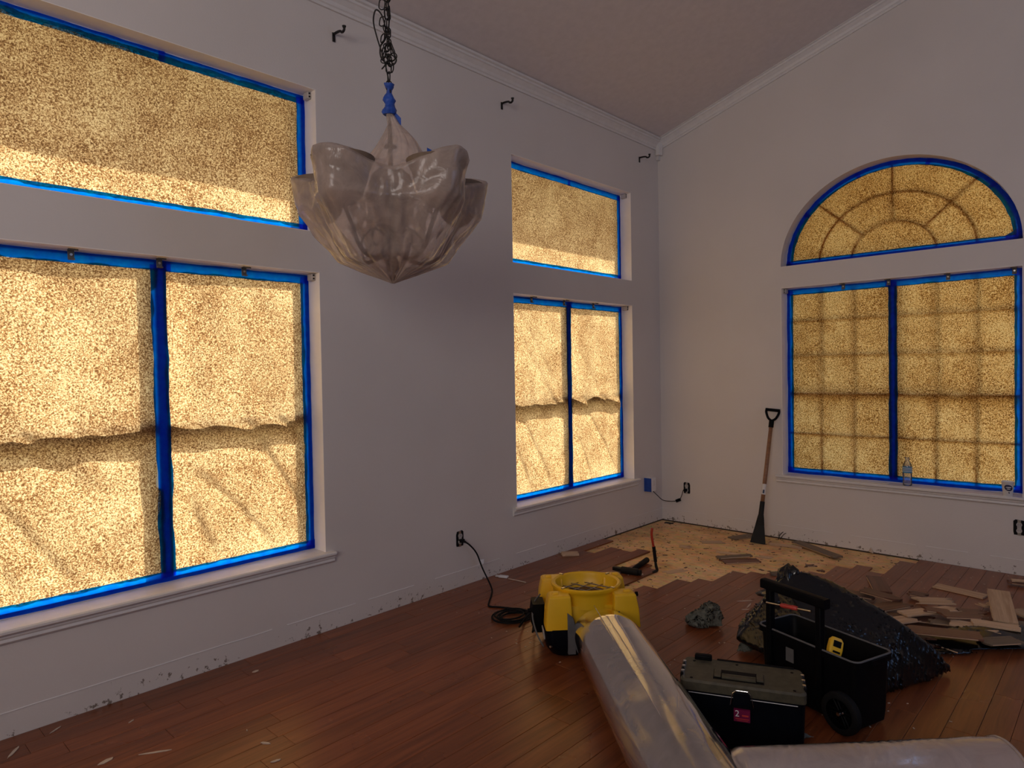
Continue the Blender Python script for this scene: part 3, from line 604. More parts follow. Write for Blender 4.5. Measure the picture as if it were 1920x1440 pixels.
# bag: stretched over the shade rims, gathered round the chain
hb = bmesh.new()
for k in range(5):
    az = toward + R(36 + 72 * k)
    for j in range(12):
        t = 2 * PI * j / 12; hb.verts.new((math.cos(az) * SR + .136 * math.cos(t), math.sin(az) * SR + .136 * math.sin(t), .45)); hb.verts.new((math.cos(az) * SR + .112 * math.cos(t), math.sin(az) * SR + .112 * math.sin(t), .30))
    hb.verts.new((math.cos(az) * .25, math.sin(az) * .25, .085))
hb.verts.new((0, 0, -.012)); bmesh.ops.convex_hull(hb, input=hb.verts); bv = BVHTree.FromBMesh(hb)
NTH, NZ1, NZ2 = 200, 46, 40
def lobe(th):
    d = min(abs((th - (toward + R(36 + 72 * k)) + PI) % (2 * PI) - PI) for k in range(5)); return math.exp(-(d / R(23)) ** 2)
bagv = []
for j in range(NZ1 + NZ2 + 1):
    ring = []
    for i in range(NTH):
        th = 2 * PI * i / NTH; dr = Vector((math.cos(th), math.sin(th), 0)); L = lobe(th); ztop_ = .385 + .085 * L
        if j <= NZ1:
            z = -.010 + (ztop_ + .010) * (j / NZ1) ** .9
            h = bv.ray_cast(Vector((0, 0, min(z, .445))), dr); r = (h[3] if h[0] else .01) or .01
            pinch = (1 - L) * (.16 * min(1, j / NZ1 * 1.3) ** 2) + .035 * math.sin(PI * min(1, j / NZ1)) * (.5 + .5 * ns(th * 2.3, 3))
            r *= 1 - pinch; r = max(r, .008); rr0 = r
            r += (.010 * ns(dr.x * 4, dr.y * 4, z * 9) + .020 * abs(ns(dr.x * 7, dr.y * 7, z * 9 + 4)) + .010 * abs(ns(dr.x * 22, dr.y * 22, z * 12 + 9)) + .006 * math.sin(th * 17 + 3 * ns(th * 2, z * 4)) * (1 - j / NZ1)) * min(1, r / .12)
            ring.append((r, z, th))
        else:
            u = (j - NZ1) / NZ2; r1, z1, _ = bagv[NZ1][i]
            tab_r = [(0, r1), (.06, r1 * .97), (.14, r1 * .86), (.30, r1 * .55 + .02), (.48, .145), (.62, .118), (.78, .070), (.90, .028), (1, .012)]
            tab_z = [(0, z1), (.06, z1 + .012), (.14, z1 + .016), (.30, z1 * .6 + .47 * .4), (.48, .49), (.62, .545), (.78, .62), (.90, .68), (1, .745)]
            r = interp(u, tab_r); z = interp(u, tab_z)
            r *= 1 + (.10 * ns(th * 3.2, u * 3, 7) + .05 * ns(th * 9, u * 2, 2)) * (1 if u > .3 else u / .3); z += .012 * ns(dr.x * 3, dr.y * 3, u * 5) * (1 - u)
            ring.append((r, z, th))
    bagv.append(ring)
mb = MB(); mb.loft([[Vector((r * math.cos(th), r * math.sin(th), z)) + rgt * (.035 * max(0, math.sin(PI * min(1, max(0, (z - .45) / .28))))) for r, z, th in ring] for ring in bagv], cap=False)
bagt = thing('plastic_bag', 'clear crinkled plastic bag wrapped around the hanging chandelier and tied with blue tape', 'bag', (CX, CY, 1.90))
mb.build('bag_film', 'bagfilm', bagt, smooth=True)
tb = MB(); rings = []
for j in range(12):
    z = .725 + .012 * j; r = .016 + .006 * math.sin(j * 1.3) + (.010 if j < 6 else 0)
    rings.append([Vector((r * math.cos(t) * (1 + .25 * math.sin(3 * t + j)), r * math.sin(t), z)) for t in [2 * PI * i / 14 for i in range(14)]])
tb.loft(rings).build('tape_wrap', 'tapeblue', bagt)
mb = MB(); mb.grid(lambda u, v: rgt * (.02 + .022 * u) + Vector((0, -.012 * u, .742 - .035 * u - .03 * v - .01 * u * v)), 4, 3); mb.build('tape_tail', 'tapeblue', bagt)
tw_ = bpy.data.objects['bag_film']
mb = MB(); dv = Vector((math.cos(toward), math.sin(toward), 0))
mb.grid(lambda u, v: rgt * (.155 + .055 * u) + dv * (.100 - .03 * u) + Vector((0, 0, .548 - .02 * u - .035 * v)), 4, 3); mb.build('tape_patch', 'tapeblue', bagt)

# ------------------------------------------------------------------ yellow air mover
FX, FY, FR_ = -2.902, -1.240, R(-43)
FS = 1.05
fan = thing('air_mover', 'yellow and black portable drying fan with round top outlet on the wood floor', 'fan', (FX, FY, 0), FR_)
fan.scale = (1.07, 1.0, 1.0)
def rrect(cx, cy, hx, hy, r, z, n=5, taper=None):
    out = []
    for sx, sy, a0 in ((1, 1, 0), (-1, 1, 90), (-1, -1, 180), (1, -1, 270)):
        for k in range(n + 1):
            a = R(a0 + 90 * k / n); out.append(Vector((cx + sx * (hx - r) + r * math.cos(a), cy + sy * (hy - r) + r * math.sin(a), z)))
    return out
MB().loft([rrect(0, 0, .20, .18, .07, .012), rrect(0, 0, .225, .205, .08, .05), rrect(0, 0, .232, .212, .04, .10), rrect(0, 0, .230, .210, .03, .158)]).build('base_shell', 'navy', fan, smooth=True, auto=50)
body = MB(); body.loft([rrect(0, 0, .185, .165, .06, .145), rrect(0, 0, .180, .160, .06, .22), rrect(0, 0, .170, .158, .08, .26)], cap=True); body.build('upper_shell', 'yellow', fan, smooth=True, auto=50)
for sx in (-1, 1):
    for sy in (-1, 1):
        m = MB(); cx, cy = sx * .178, sy * .162
        cx, cy = sx * .166, sy * .152; m.loft([rrect(cx, cy, .066, .058, .010, .155, 2), rrect(cx - sx * .002, cy - sy * .002, .062, .055, .010, .25, 2), rrect(cx - sx * .006, cy - sy * .004, .054, .050, .010, .318, 2), rrect(cx - sx * .008, cy - sy * .006, .046, .043, .008, .326, 2)]); m.loft([rrect(cx + sx * .012, cy - sy * .006, .018, .012, .004, .322, 2), rrect(cx + sx * .012, cy - sy * .006, .015, .010, .004, .336, 2)])
        cpost = m.build('corner_post', 'yellow', fan, bevel=.004)
m = MB(); RO = .172
m.lathe([(.172, .24), (RO - .004, .30), (RO, .318), (RO + .006, .324), (RO + .006, .338), (RO - .002, .343), (RO - .014, .338), (RO - .018, .32), (RO - .022, .27), (RO - .030, .262), (0, .262)], n=48)
m.build('outlet_ring', 'yellow', fan, smooth=True, auto=50)
MB().cyl((0, 0, .2625), (0, 0, .2645), RO - .035, n=40).build('inner_well', 'board_top', fan)
m = MB()
for k in range(-2, 3):
    for sg in (1, -1):
        h = math.sqrt(max(0, .158 ** 2 - (k * .06) ** 2)); c, s = math.cos(sg * PI / 4), math.sin(sg * PI / 4)
        a = Vector((k * .06 * c - h * -s, k * .06 * s - h * c, .285)); b_ = Vector((k * .06 * c + h * -s, k * .06 * s + h * c, .285)); m.cyl(a, b_, .0032, n=6, caps=False)
m.build('wire_grille', 'steel', fan)
for a in (40, 130, 220, 310):
    m = MB(); c, s = math.cos(R(a)), math.sin(R(a)); m.box((c * RO, s * RO, .343), (.022, .010, .006), Matrix.Rotation(R(a), 3, 'Z')); m.build('ring_clip', 'steel', fan)
for sx in (-1, 1):
    m = MB(); m.prism([(sx * .127, .03), (sx * .088, .03), (sx * .085, .17), (sx * .100, .22), (sx * .127, .245)], -.2145, -.158, lambda x, z, y: Vector((x, y, z))); m.build('strap', 'grey', fan, bevel=.003)
m = MB(); m.cyl((.238, -.12, .30), (.225, -.12, .30), .012, n=12); m.build('side_knob', 'black', fan)
# electric box on the left flank
m = MB(); m.loft([rrect(-.245, -.02, .028, .06, .01, .10), rrect(-.262, -.02, .032, .065, .01, .16), rrect(-.252, -.02, .030, .06, .01, .25)]); pb = m.build('power_box', 'black', fan, smooth=True, auto=40)
m = MB(); m.box((-.284, -.02, .20), (.006, .07, .05), Matrix.Rotation(R(8), 3, 'Y')); m.build('outlet_face', 'outlet_grey', pb, bevel=.002)
m = MB(); m.cyl((-.283, -.035, .205), (-.305, -.035, .205), .012, .010, 10); m.build('plug', 'black', pb)
m = MB(); m.box((-.236, -.13, .12), (.006, .07, .05), Matrix.Rotation(R(-6), 3, 'Y')); m.build('switch_plate', 'outlet_grey', fan, bevel=.002)
m = MB(); m.tube(spline([(-.24, -.17, .06), (-.27, -.15, .12), (-.285, -.09, .19), (-.27, -.03, .245), (-.235, .02, .27)], 6), .0045, 6); m.build('hose', 'grey', fan, smooth=True)
for y in (.10, .135): m = MB(); m.cyl((-.232, y, .05), (-.236, y, .05), .008, n=8); m.build('bolt', 'steel', fan)
m = MB(); m.cyl((-.2, -.19, .07), (-.212, -.20, .07), .006, n=8); m.build('bolt', 'steel', fan)

# power cord on the floor: from wall outlet, a loop, then a coil
pf = lambda x, y, z: Vector((FX, FY, 0)) + Matrix.Rotation(FR_, 3, 'Z') @ Vector((x, y, z))
oA = Vector((-2.702, 0, .334))
pc = [(-2.690, -.030, .318), (-2.66, -.055, .29), (-2.60, -.06, .22), (-2.585, -.10, .12), (-2.62, -.22, .02), (-2.70, -.30, .0055), (-2.80, -.38, .0055), (-2.86, -.44, .0055), (-2.83, -.50, .0055), (-2.79, -.60, .0055), (-2.82, -.72, .012), tuple(pf(-.36, .14, .05)), tuple(pf(-.335, -.02, .16)), tuple(pf(-.300, -.035, .205))]
cord = MB(); cord.tube(spline(pc, 10), .0055, 8)
co = cord.build('power_cord', 'black_rough', origin=(-2.83, -.5, 0), smooth=True); tag(co, 'black power cord running from the wall outlet down to the yellow fan', 'cord')
m = MB(); m.box((-.0, 0, 0), (.030, .03, .022)); m.cyl((0, -.01, 0), (.012, -.03, -.008), .010, .007, 10); pg = m.build('plug', 'black_rough', co); pg.location = Vector((-2.700, -.018, .322)) - Vector((-2.83, -.5, 0))
m = MB(); m.grid(lambda u, v: Vector((.035 * (u - .5) + .006 * v, -.01 * u, .03 * (v - .5))), 2, 2); pg = m.build('cord_tag', 'white', co); pg.location = Vector((-2.575, -.075, .16)) - Vector((-2.83, -.5, 0))
pts = []; cc = Vector((-2.9006,-0.6849,0.01))
for i in range(150):
    t = i / 150 * 2 * PI * 5.2; k = i / 150
    r = .118 - .045 * k + .012 * math.sin(t * .37 + 1); pts.append(cc + Vector((r * math.cos(t + .4) * 1.05 + .012 * math.sin(t * .21), r * math.sin(t + .4) * .9 + .012 * math.cos(t * .3), -.004 + .006 * (i * 5.2 / 150 % 4) * .8 + .004 * abs(math.sin(t * .63)))))
pts += [cc + Vector((.09, -.10, .02)), pf(-.30, -.02, .08), pf(-.262, -.02, .12)]
co = MB().tube(pts, .0052, 7).build('coiled_cord', 'black_rough', origin=tuple(cc), smooth=True); tag(co, 'coil of black fan cable lying on the floor left of the yellow fan', 'cord')

# ------------------------------------------------------------------ clear ducting
DR = .162
d0 = Vector((-3.035, -1.435, DR)); d1 = Vector((-3.8349,-2.3308,0.162)); dd = (d1 - d0); dl = dd.length; dd.normalize(); dn = Vector((-dd.y, dd.x, 0))
def tubefilm(p0, p1, rfun, nu, nv, seed, wr=.0014, sag=0.0):
    p0, p1 = Vector(p0), Vector(p1); L = (p1 - p0).length; t = (p1 - p0).normalized(); n_ = Vector((-t.y, t.x, 0)); rings = []
    for j in range(nu + 1):
        s = j / nu; r = rfun(s); ring = []
        for i in range(nv):
            a = 2 * PI * i / nv; c, s_ = math.cos(a), math.sin(a)
            rr = r * (1 + wr / .15 * ns(c * 1.5 + seed, s_ * 1.5, s * L * 2.2) + .35 * wr / .15 * ns(c * 5, s_ * 5, s * L * 7 + seed))
            z = r + rr * s_; z = max(.004, z) if True else z
            ring.append(p0 + t * (s * L) + n_ * (rr * c) + Vector((0, 0, z - p0.z + (0 if r >= DR * .99 else (DR - r) * .6))))
        rings.append(ring)
    return rings
dt = thing('poly_duct', 'inflated milky clear plastic tube running from the fan toward the viewer', 'duct', (d0.x, d0.y, 0))
rg = tubefilm(d0, d1 + dd * .45, lambda s: DR * interp(s, [(0, .93), (.05, .97), (.12, 1.0), (.80, 1.02), (1, 1.0)]), 90, 56, 3)
# cut the mouth square to the fan front: flatten its first rings
TXY = Vector((-3.254, -2.280, 0)); Ri = Matrix.Rotation(-math.atan2(-.91, .40), 3, 'Z'); Ro = Matrix.Rotation(math.atan2(-.91, .40), 3, 'Z')
for j_, r in enumerate(rg[:14]):
    for p in r: p.z *= interp(j_ / 13, [(0, .88), (1, 1)])
for r in rg:      # the soft film dents where it leans on the toolbox end
    for k_, p in enumerate(r):
        q = Ri @ (p - TXY); lim = -.246 + .7 * max(0, abs(q.y) - .10)
        if q.x > lim and p.z < .30 and abs(q.y) < .35: q.x = lim; r[k_] = Ro @ q + TXY
m = MB(); m.loft([[p - Vector((d0.x, d0.y, 0)) for p in r] for r in rg], cap=False); m.build('tube_film', 'duct', dt, smooth=True)
# lengthwise fold line of the film
m = MB(); a0 = R(70)
pts = [d0 + dd * (dl * s + .05) + dn * (DR * math.cos(a0) * -1.0) + Vector((0, 0, DR * (math.sin(a0)) + .0045)) - Vector((d0.x, d0.y, 0)) for s in [k / 30 for k in range(1, 31)]]
m.tube(pts, .0022, 5); m.build('film_seam', 'duct2', dt, smooth=True)
e0 = Vector((-3.9035,-2.4645,0.145)); e1 = Vector((-3.295,-3.1496,0.145))
e0 = e0 + (e0 - e1).normalized() * -.02; ed = (e1 - e0).normalized()
dt2 = thing('poly_duct', 'milky plastic tube lying crossways along the bottom edge, in front of the toolbox', 'duct', (e0.x, e0.y, 0))
rg = tubefilm(e0, e1, lambda s: .145 * interp(s, [(0, .55), (.03, .80), (.10, .98), (.5, 1.04), (.9, 1.10), (1, 1.10)]), 120, 60, 9, wr=.006)
for j, r in enumerate(rg):
    s = j / 120
    for i, p in enumerate(r):
        a = 2 * PI * i / 60; q = .0010 * math.sin(s * 190 + 4 * a) * max(0, ns(s * 9, a * 1.2, 5) + .1) * 2; p += Vector((0, 0, q)) - ed * q
m = MB(); m.loft([[p - Vector((e0.x, e0.y, 0)) for p in r] for r in rg], cap=False); m.build('tube_film', 'duct2', dt2, smooth=True)
m = MB(); rr = [p - Vector((e0.x, e0.y, 0)) for p in rg[-1]]; m.tube(rr, .005, 6, closed=True); m.build('end_hem', 'duct2', dt2, smooth=True)

# ------------------------------------------------------------------ toolbox
TX, TY, TR_ = -3.254, -2.280, math.atan2(-.91, .40)
tbx = thing('toolbox', 'closed black toolbox with dusty olive lid and fold-down handle', 'toolbox', (TX, TY, 0), TR_)
# local x runs along the box, local -y faces the viewer
MB().loft([rrect(0, 0, .215, .095, .02, .0), rrect(0, 0, .222, .102, .02, .05), rrect(0, 0, .228, .108, .02, .225)]).build('box_body', 'navy', tbx, smooth=True, auto=40)
lid = MB(); lid.loft([rrect(0, 0, .232, .112, .02, .222, 3), rrect(0, 0, .232, .112, .022, .254, 3), rrect(0, 0, .226, .106, .02, .262, 3)]); lido = lid.build('lid', 'olive', tbx, auto=25)
m = MB(); m.b2((-.108, -.074, .2600), (.082, .012, .2640)); m.build('handle_well', 'black', lido)
m = MB(); m.b2((-.075, -.070, .2640), (.052, -.036, .2715)); m.b2((-.075, -.048, .2715), (.052, -.042, .2735)); m.build('handle', 'olive', lido, bevel=.002)
for sx in (-.092, .068): m = MB(); m.b2((sx - .013, -.062, .264), (sx + .013, .000, .270)); m.build('hinge_block', 'olive', lido, bevel=.002)
for sx, sy in ((-.19, -.09), (-.19, .07), (.19, -.09), (.19, .07), (-.02, .08)): m = MB(); m.cyl((sx, sy, .262), (sx, sy, .2632), .006, n=8); m.build('lid_dimple', 'black', lido)
m = MB(); m.b2((-.10, .102, .250), (.20, .114, .266)); m.build('rear_rail', 'black', tbx, bevel=.003)
for sx in (-1, 1):
    m = MB(); m.b2((sx * .229 - .006, -.075, .225), (sx * .229 + .006, .05, .268)); e_ = m.build('end_rail', 'black', tbx, bevel=.004)
    for yy in (-.055, -.01, .035): m = MB(); m.cyl((sx * .226, yy, .262), (sx * .226, yy, .274), .007, n=10); m.build('rivet', 'chrome', e_)
m = MB(); m.b2((-.19, .085, .250), (-.12, .114, .282)); m.build('rear_catch', 'black', tbx, bevel=.006)
m = MB(); m.b2((-.20, -.1105, .212), (.20, -.1085, .214)); m.build('front_ridge', 'white', tbx)  # white instead of steel, so the ridge looks as if catching light
m = MB(); m.prism([(-.036, .185), (-.030, .232), (-.020, .240), (.020, .240), (.030, .232), (.036, .185)], -.120, -.109, lambda x, z, y: Vector((x, y, z))); lt = m.build('latch', 'navy', tbx, bevel=.002)
m = MB(); m.tube([(-.042, -.1215, .19), (-.034, -.1215, .236), (-.022, -.1215, .248), (.022, -.1215, .248), (.034, -.1215, .236), (.042, -.1215, .19)], .0016, 5); m.build('latch_edge', 'chrome', lt)
m = MB(); m.b2((-.030, -.1212, .128), (.030, -.1085, .174)); st = m.build('sticker', 'magenta', tbx)
def text(s, size, loc, rot, m, parent, name='lettering', ext=.0004):
    cu = bpy.data.curves.new('t', 'FONT'); cu.body = s; cu.size = size; cu.extrude = ext; o = bpy.data.objects.new('t', cu); COL.objects.link(o)
    bpy.context.view_layer.update(); me = bpy.data.meshes.new_from_object(o.evaluated_get(bpy.context.evaluated_depsgraph_get())); bpy.data.objects.remove(o)
    me.name = name; me.materials.clear(); me.materials.append(MAT[m]); q = bpy.data.objects.new(name, me); COL.objects.link(q); q.parent = parent; q.location = loc; q.rotation_euler = rot; return q
text('2', .034, (-.026, -.1216, .148), (PI / 2, 0, 0), 'white', st)
m = MB(); m.b2((.000, -.1216, .150), (.024, -.1210, .156)); m.b2((-.024, -.1216, .138), (.026, -.1210, .141)); m.b2((-.018, -.1216, .132), (.022, -.1210, .134)); m.build('print_bar', 'red2', st)

# ------------------------------------------------------------------ open rolling tool tote
PFv = Vector((-2.958, -2.622, 0)); ang = math.atan2(.94, .33)
tote = thing('tool_tote', 'open black rolling tool tote with tall handle and ribbed wheel', 'tool tote', tuple(PFv), ang)
# local x: along the long side away from the near corner; local y negative: across the short side
LX, LY = .50, .235
def shell(z, ins, r=.03): return rrect(LX / 2, -LY / 2, LX / 2 - ins, LY / 2 - ins, r, z)
m = MB(); m.loft([shell(.02, .016), shell(.06, .012), shell(.27, .006), shell(.275, -.004), shell(.300, -.004), shell(.302, .004), shell(.27, .018), shell(.10, .035)], cap=False)
m.add(shell(.10, .035), [tuple(range(24))]); m.add(shell(.02, .035), [tuple(range(24))]); m.build('tub', 'black', tote, smooth=True, auto=40)
m = MB(); m.tube(shell(.302, .0), .0045, 6, closed=True); m.build('rim', 'grey', tote, smooth=True)
for hx in (.17, .43):
    m = MB(); m.b2((hx - .014, -.020, .10), (hx + .014, .012, .49)); m.build('handle_post', 'black', tote, bevel=.005)
m = MB(); m.loft([rrect(0, -.004, .021, .020, .008, 0), rrect(0, -.004, .021, .020, .008, .335)]); m.v = [(.135 + p[2], p[1], .50 + p[0]) for p in m.v]; m.build('handle_grip', 'black', tote, smooth=True, auto=40)
m = MB(); m.box((.50, -.135, .285), (.012, .09, .03)); m.build('end_latch', 'grey', tote, bevel=.003)
m = MB(); m.box((-.004, -.135, .285), (.012, .10, .03)); m.build('end_latch', 'black', tote, bevel=.003)
m = MB(); m.b2((.30, .000, .19), (.34, .004, .25)); m.build('side_label', 'grey', tote)
for yy, vis in ((.020, 1), (-.19, 0)):
    m = MB(); c = Vector((.055 if vis else .13, yy, .085)); Mx = Matrix.Rotation(PI / 2, 3, 'X')
    m.lathe([(.058, -.016), (.074, -.018), (.083, -.012), (.085, 0), (.083, .012), (.074, .018), (.058, .016)], c=c, n=40, mtx=Mx); wh = m.build('wheel', 'black_rough', tote, smooth=True, auto=45)
    m = MB(); m.lathe([(.062, -.010), (.062, .010), (.054, .012), (.050, .004), (.050, -.010)], c=c, n=32, mtx=Mx)
    for k in range(6):
        a = 2 * PI * k / 6; q = Vector((math.cos(a), 0, math.sin(a)))
        for o_ in (-.006, .006): n_ = Vector((-math.sin(a), 0, math.cos(a))) * o_; m.cyl(c + q * .012 + n_, c + q * .056 + n_ * 1.4, .003, n=6)
    m.build('spoke_hub', 'black', wh)
    m = MB(); m.cyl(c - Vector((0, .02, 0)), c + Vector((0, .021, 0)), .008, n=12); m.build('axle_cap', 'chrome', wh)
m = MB(); m.b2((.40, -.24, 0), (.44, -.20, .03)); m.build('foot', 'black', tote)
m = MB(); m.b2((.40, -.07, 0), (.44, -.03, .03)); m.build('foot', 'black', tote)
tp = lambda x, y, z: PFv + Matrix.Rotation(ang, 3, 'Z') @ Vector((x, y, z))
sd = thing('screwdriver', 'screwdriver with red grip stuck through the tote handle', 'screwdriver', tuple(tp(.31, .016, .44)), ang, rot=(0, R(8), ang))
MB().lathe([(.0, -.045), (.009, -.043), (.011, -.02), (.009, 0), (.011, .02), (.010, .04), (.006, .046), (0, .046)], n=12, mtx=Matrix.Rotation(PI / 2, 3, 'Y')).build('grip', 'red2', sd, smooth=True)
MB().cyl((.04, 0, 0), (.125, 0, 0), .0045, n=8).build('shaft', 'steel', sd); MB().cyl((-.045, 0, 0), (-.115, 0, 0), .004, .006, 8).build('rear_shaft', 'steel', sd)
tm = thing('tape_measure', 'yellow and black tool poking out of the open tote', 'tape measure', tuple(tp(.165, -.09, .285)), 0, rot=(R(-18), R(22), R(-47)))
tm.scale = (.85, .85, .85)
MB().loft([rrect(0, 0, .032, .016, .008, -.045), rrect(0, 0, .036, .018, .010, .0), rrect(0, 0, .034, .017, .010, .04), rrect(0, 0, .022, .012, .008, .055)]).build('case', 'yellow', tm, smooth=True, auto=35)
MB().b2((-.022, -.020, .008), (.020, -.015, .040)).build('window', 'black', tm, bevel=.003); MB().b2((-.018, -.0195, -.020), (.020, -.016, -.010)).build('print_band', 'black', tm); MB().b2((-.02, -.020, -.045), (.02, .02, -.038)).build('bumper', 'black', tm)
# odds and ends inside
for i, (x, y, z, L, r, c, nm, lb) in enumerate([(.36, -.12, .20, .22, .012, 'grey', 'pry_bar', 'grey steel bar lying inside the open tote'), (.30, -.15, .17, .18, .014, 'black_rough', 'drill_bit_case', 'black stick shaped case inside the open tote near its far side')]):
    o = MB().cyl((-L / 2, 0, 0), (L / 2, .03, .02), r, n=10).build(nm, c, smooth=False); o.location = tuple(tp(x, y, z)); o.rotation_euler = (0, R(10), ang + .2 * i); tag(o, lb, 'tool')

# ------------------------------------------------------------------ trash bags
def blob(name, pts, m, voxel, amp, freq, seed, origin, parent=None, zmin=.002, dirs=(1, 1, 1), folds=0.0, push=None):
    bm = bmesh.new()
    for q in pts: bm.verts.new(Vector(q))
    r_ = bmesh.ops.convex_hull(bm, input=bm.verts); bmesh.ops.delete(bm, geom=[v for v in bm.verts if not v.link_faces], context='VERTS')
    me = bpy.data.meshes.new('h'); bm.to_mesh(me); bm.free(); o = bpy.data.objects.new('h', me); COL.objects.link(o)
    md = o.modifiers.new('r', 'REMESH'); md.mode = 'VOXEL'; md.voxel_size = voxel; s_ = o.modifiers.new('s', 'SMOOTH'); s_.iterations = 3; s_.factor = .6
    bpy.context.view_layer.update(); me2 = bpy.data.meshes.new_from_object(o.evaluated_get(bpy.context.evaluated_depsgraph_get())); bpy.data.objects.remove(o)
    O = Vector(origin)
    for v in me2.vertices:
        p = v.co.copy(); n_ = v.normal
        q = Vector((p.x * dirs[0], p.y * dirs[1], p.z * dirs[2])) * freq
        d = amp * (noise.noise(q + Vector((seed, 0, 0))) + .5 * (1 - 2 * abs(noise.noise(q * 2.1 + Vector((0, seed, 0))))) + .25 * noise.noise(q * 5))
        if folds: d += folds * (1 - 3 * abs(noise.noise(Vector((p.x * 14 + p.z * 5, p.y * 5, seed)))))
        p = p + n_ * d
        if push: p = push(p)
        if p.z < zmin: p.z = zmin + .0005 * noise.noise(p * 30)
        v.co = p - O
    me2.name = name; me2.materials.clear(); me2.materials.append(MAT[m]); me2.shade_smooth()
    o = bpy.data.objects.new(name, me2); COL.objects.link(o)
    if parent: o.parent = parent
    else: o.location = O
    return o
def off_tote(p):
    q = Matrix.Rotation(-ang, 3, 'Z') @ (p - PFv)
    if -.03 < q.x < .53 and q.y > -.252 and p.z < .34: q.y = -.252; return Matrix.Rotation(ang, 3, 'Z') @ q + PFv
    return p
bo = (-2.25, -2.25, 0)
bt = thing('trash_bag', 'big shiny black trash bag slumped behind the tool tote', 'trash bag', bo)
pts = [(-2.3131,-2.116,0.43), (-2.2861,-2.1603,0.41), (-2.3822,-2.0928,0.4), (-2.3559,-2.0199,0.28), (-2.3028,-2.18,0.44), (-2.24,-2.303,0.4), (-2.2413,-2.4768,0.33), (-2.2517,-2.6298,0.26), (-2.1558,-2.742,0.14), (-2.0979,-2.7897,0.05), (-2.0707,-2.7892,0.02),
    (-2.4104,-1.8823,0.12), (-2.5181,-1.9105,0.08), (-2.4315,-1.9347,0.02), (-2.5111,-2.5914,0.01), (-2.6756,-2.5273,0.05), (-2.3167,-2.6979,0.01), (-2.10, -1.95, .02), (-1.95, -2.25, .02), (-2.05, -2.6, .02), (-2.45, -2.05, .02), (-2.15, -2.15, .33)]
blob('bag_skin', pts, 'trash', .011, .010, 7, 2, bo, bt, folds=.005, push=off_tote)
# gathered neck on top
kp = Vector((-2.3092,-2.1146,0.44)); m = MB(); rings = []
for j in range(10):
    r = interp(j / 9, [(0, .135), (.3, .085), (.55, .052), (.75, .046), (.9, .042), (1, .018)]); c = kp + Vector((-.03 + .03 * j / 9, 0, -.15 + .165 * j / 9))
    rings.append([c + Vector((r * (1 + .28 * math.sin(5 * t + j * .5)) * math.cos(t), r * (1 + .28 * math.sin(5 * t + j * .5)) * math.sin(t), .008 * math.sin(3 * t))) for t in [2 * PI * i / 24 for i in range(24)]])
m.loft([[p - Vector(bo) for p in r] for r in rings]); m.build('gathered_neck', 'trash', bt, smooth=True)
# second flat black bag under the debris
pts = [(-1.7214,-2.5216,0.02), (-1.9266,-2.6157,0.01), (-1.8362,-2.7853,0.02), (-1.6075,-3.0208,0.02), (-1.4026,-3.2582,0.02), (-1.0403,-3.243,0.06), (-1.2817,-2.9416,0.07), (-1.5624,-2.6915,0.06)]
o = blob('plastic_sheet', pts, 'trash', .014, .008, 8, 6, (-1.5769,-2.8839,0)); tag(o, 'flat black plastic bag spread under the pile of torn boards', 'plastic sheet')
# crumpled rag
rc_ = Vector((-2.2588,-1.6028,0)); pts = []
for i in range(40):
    a = i * 2.4; pts.append(rc_ + Vector((.10 * math.cos(a) * (.6 + .4 * math.sin(i)), .065 * math.sin(a), .012 + .085 * abs(math.sin(i * 1.3)) * (.6 + .4 * math.cos(a)))))
rd = Vector((.684, -.730, 0)); pts = [rc_ + rd * x + Vector((.73, .684, 0)) * y + Vector((0, 0, z)) for x, y, z in
    ((-.11, 0, .055), (-.10, .03, .02), (-.085, -.05, .01), (-.04, -.06, .02), (-.04, .02, .075), (.0, .06, .06), (.02, -.05, .10), (.06, -.02, .125), (.085, .02, .11), (.10, -.02, .06), (.09, -.05, .01), (.03, .07, .01), (.04, .04, .12))]
o = blob('rag', pts, 'rag', .0055, .022, 22, 5, tuple(rc_)); tag(o, 'crumpled dark grey rag lying alone on the wood floor', 'rag')
# small dark crumpled thing beside the toolbox and scrap below the tote
o = blob('rag', [Vector((-2.4541,-1.9387,0)) + Vector(q) for q in ((-.05, .03, .01), (.05, -.03, .01), (0, 0, .06), (.03, .04, .02), (-.03, -.04, .02), (.01, .02, .05))], 'rag', .006, .012, 30, 9, (-2.4541,-1.9387,0)); tag(o, 'small crumpled grey cloth between the toolbox and the black trash bag', 'rag')
o = blob('glove', [Vector((-3.1221,-2.4501,0)) + Vector(q) for q in ((-.05, .05, .01), (.05, -.05, .01), (0, 0, .045), (.03, .02, .02), (-.03, -.02, .02))], 'rag', .006, .008, 28, 3, (-3.1221,-2.4501,0)); tag(o, 'pale crumpled glove at the foot of the toolbox by the plastic tube', 'glove')

# ------------------------------------------------------------------ hand tools
# long-handled floor scraper leaning on the right wall
s0 = Vector((-.285, -1.085, -PT)); s1 = Vector((-.028, -1.120, 1.105)); L = (s1 - s0).length; q = (s1 - s0).to_track_quat('Z', 'Y')
sc = bpy.data.objects.new('floor_scraper', None); COL.objects.link(sc); sc.location = s0; sc.rotation_mode = 'XYZ'
zax = (s1 - s0).normalized(); xax = Vector((0.35, -0.94, 0)); xax = (xax - zax * xax.dot(zax)).normalized(); yax = zax.cross(xax)
sc.rotation_euler = Matrix((xax, yax, zax)).transposed().to_euler(); tag(sc, 'long handled floor scraper with black blade leaning against the right wall', 'floor scraper')
m = MB(); m.prism([(-.062, .004), (.062, .004), (.058, .03), (.022, .235), (-.022, .235), (-.058, .03)], -.004, .004, lambda x, z, y: Vector((x, y, z))); m.build('blade', 'dark_steel', sc, bevel=.001)
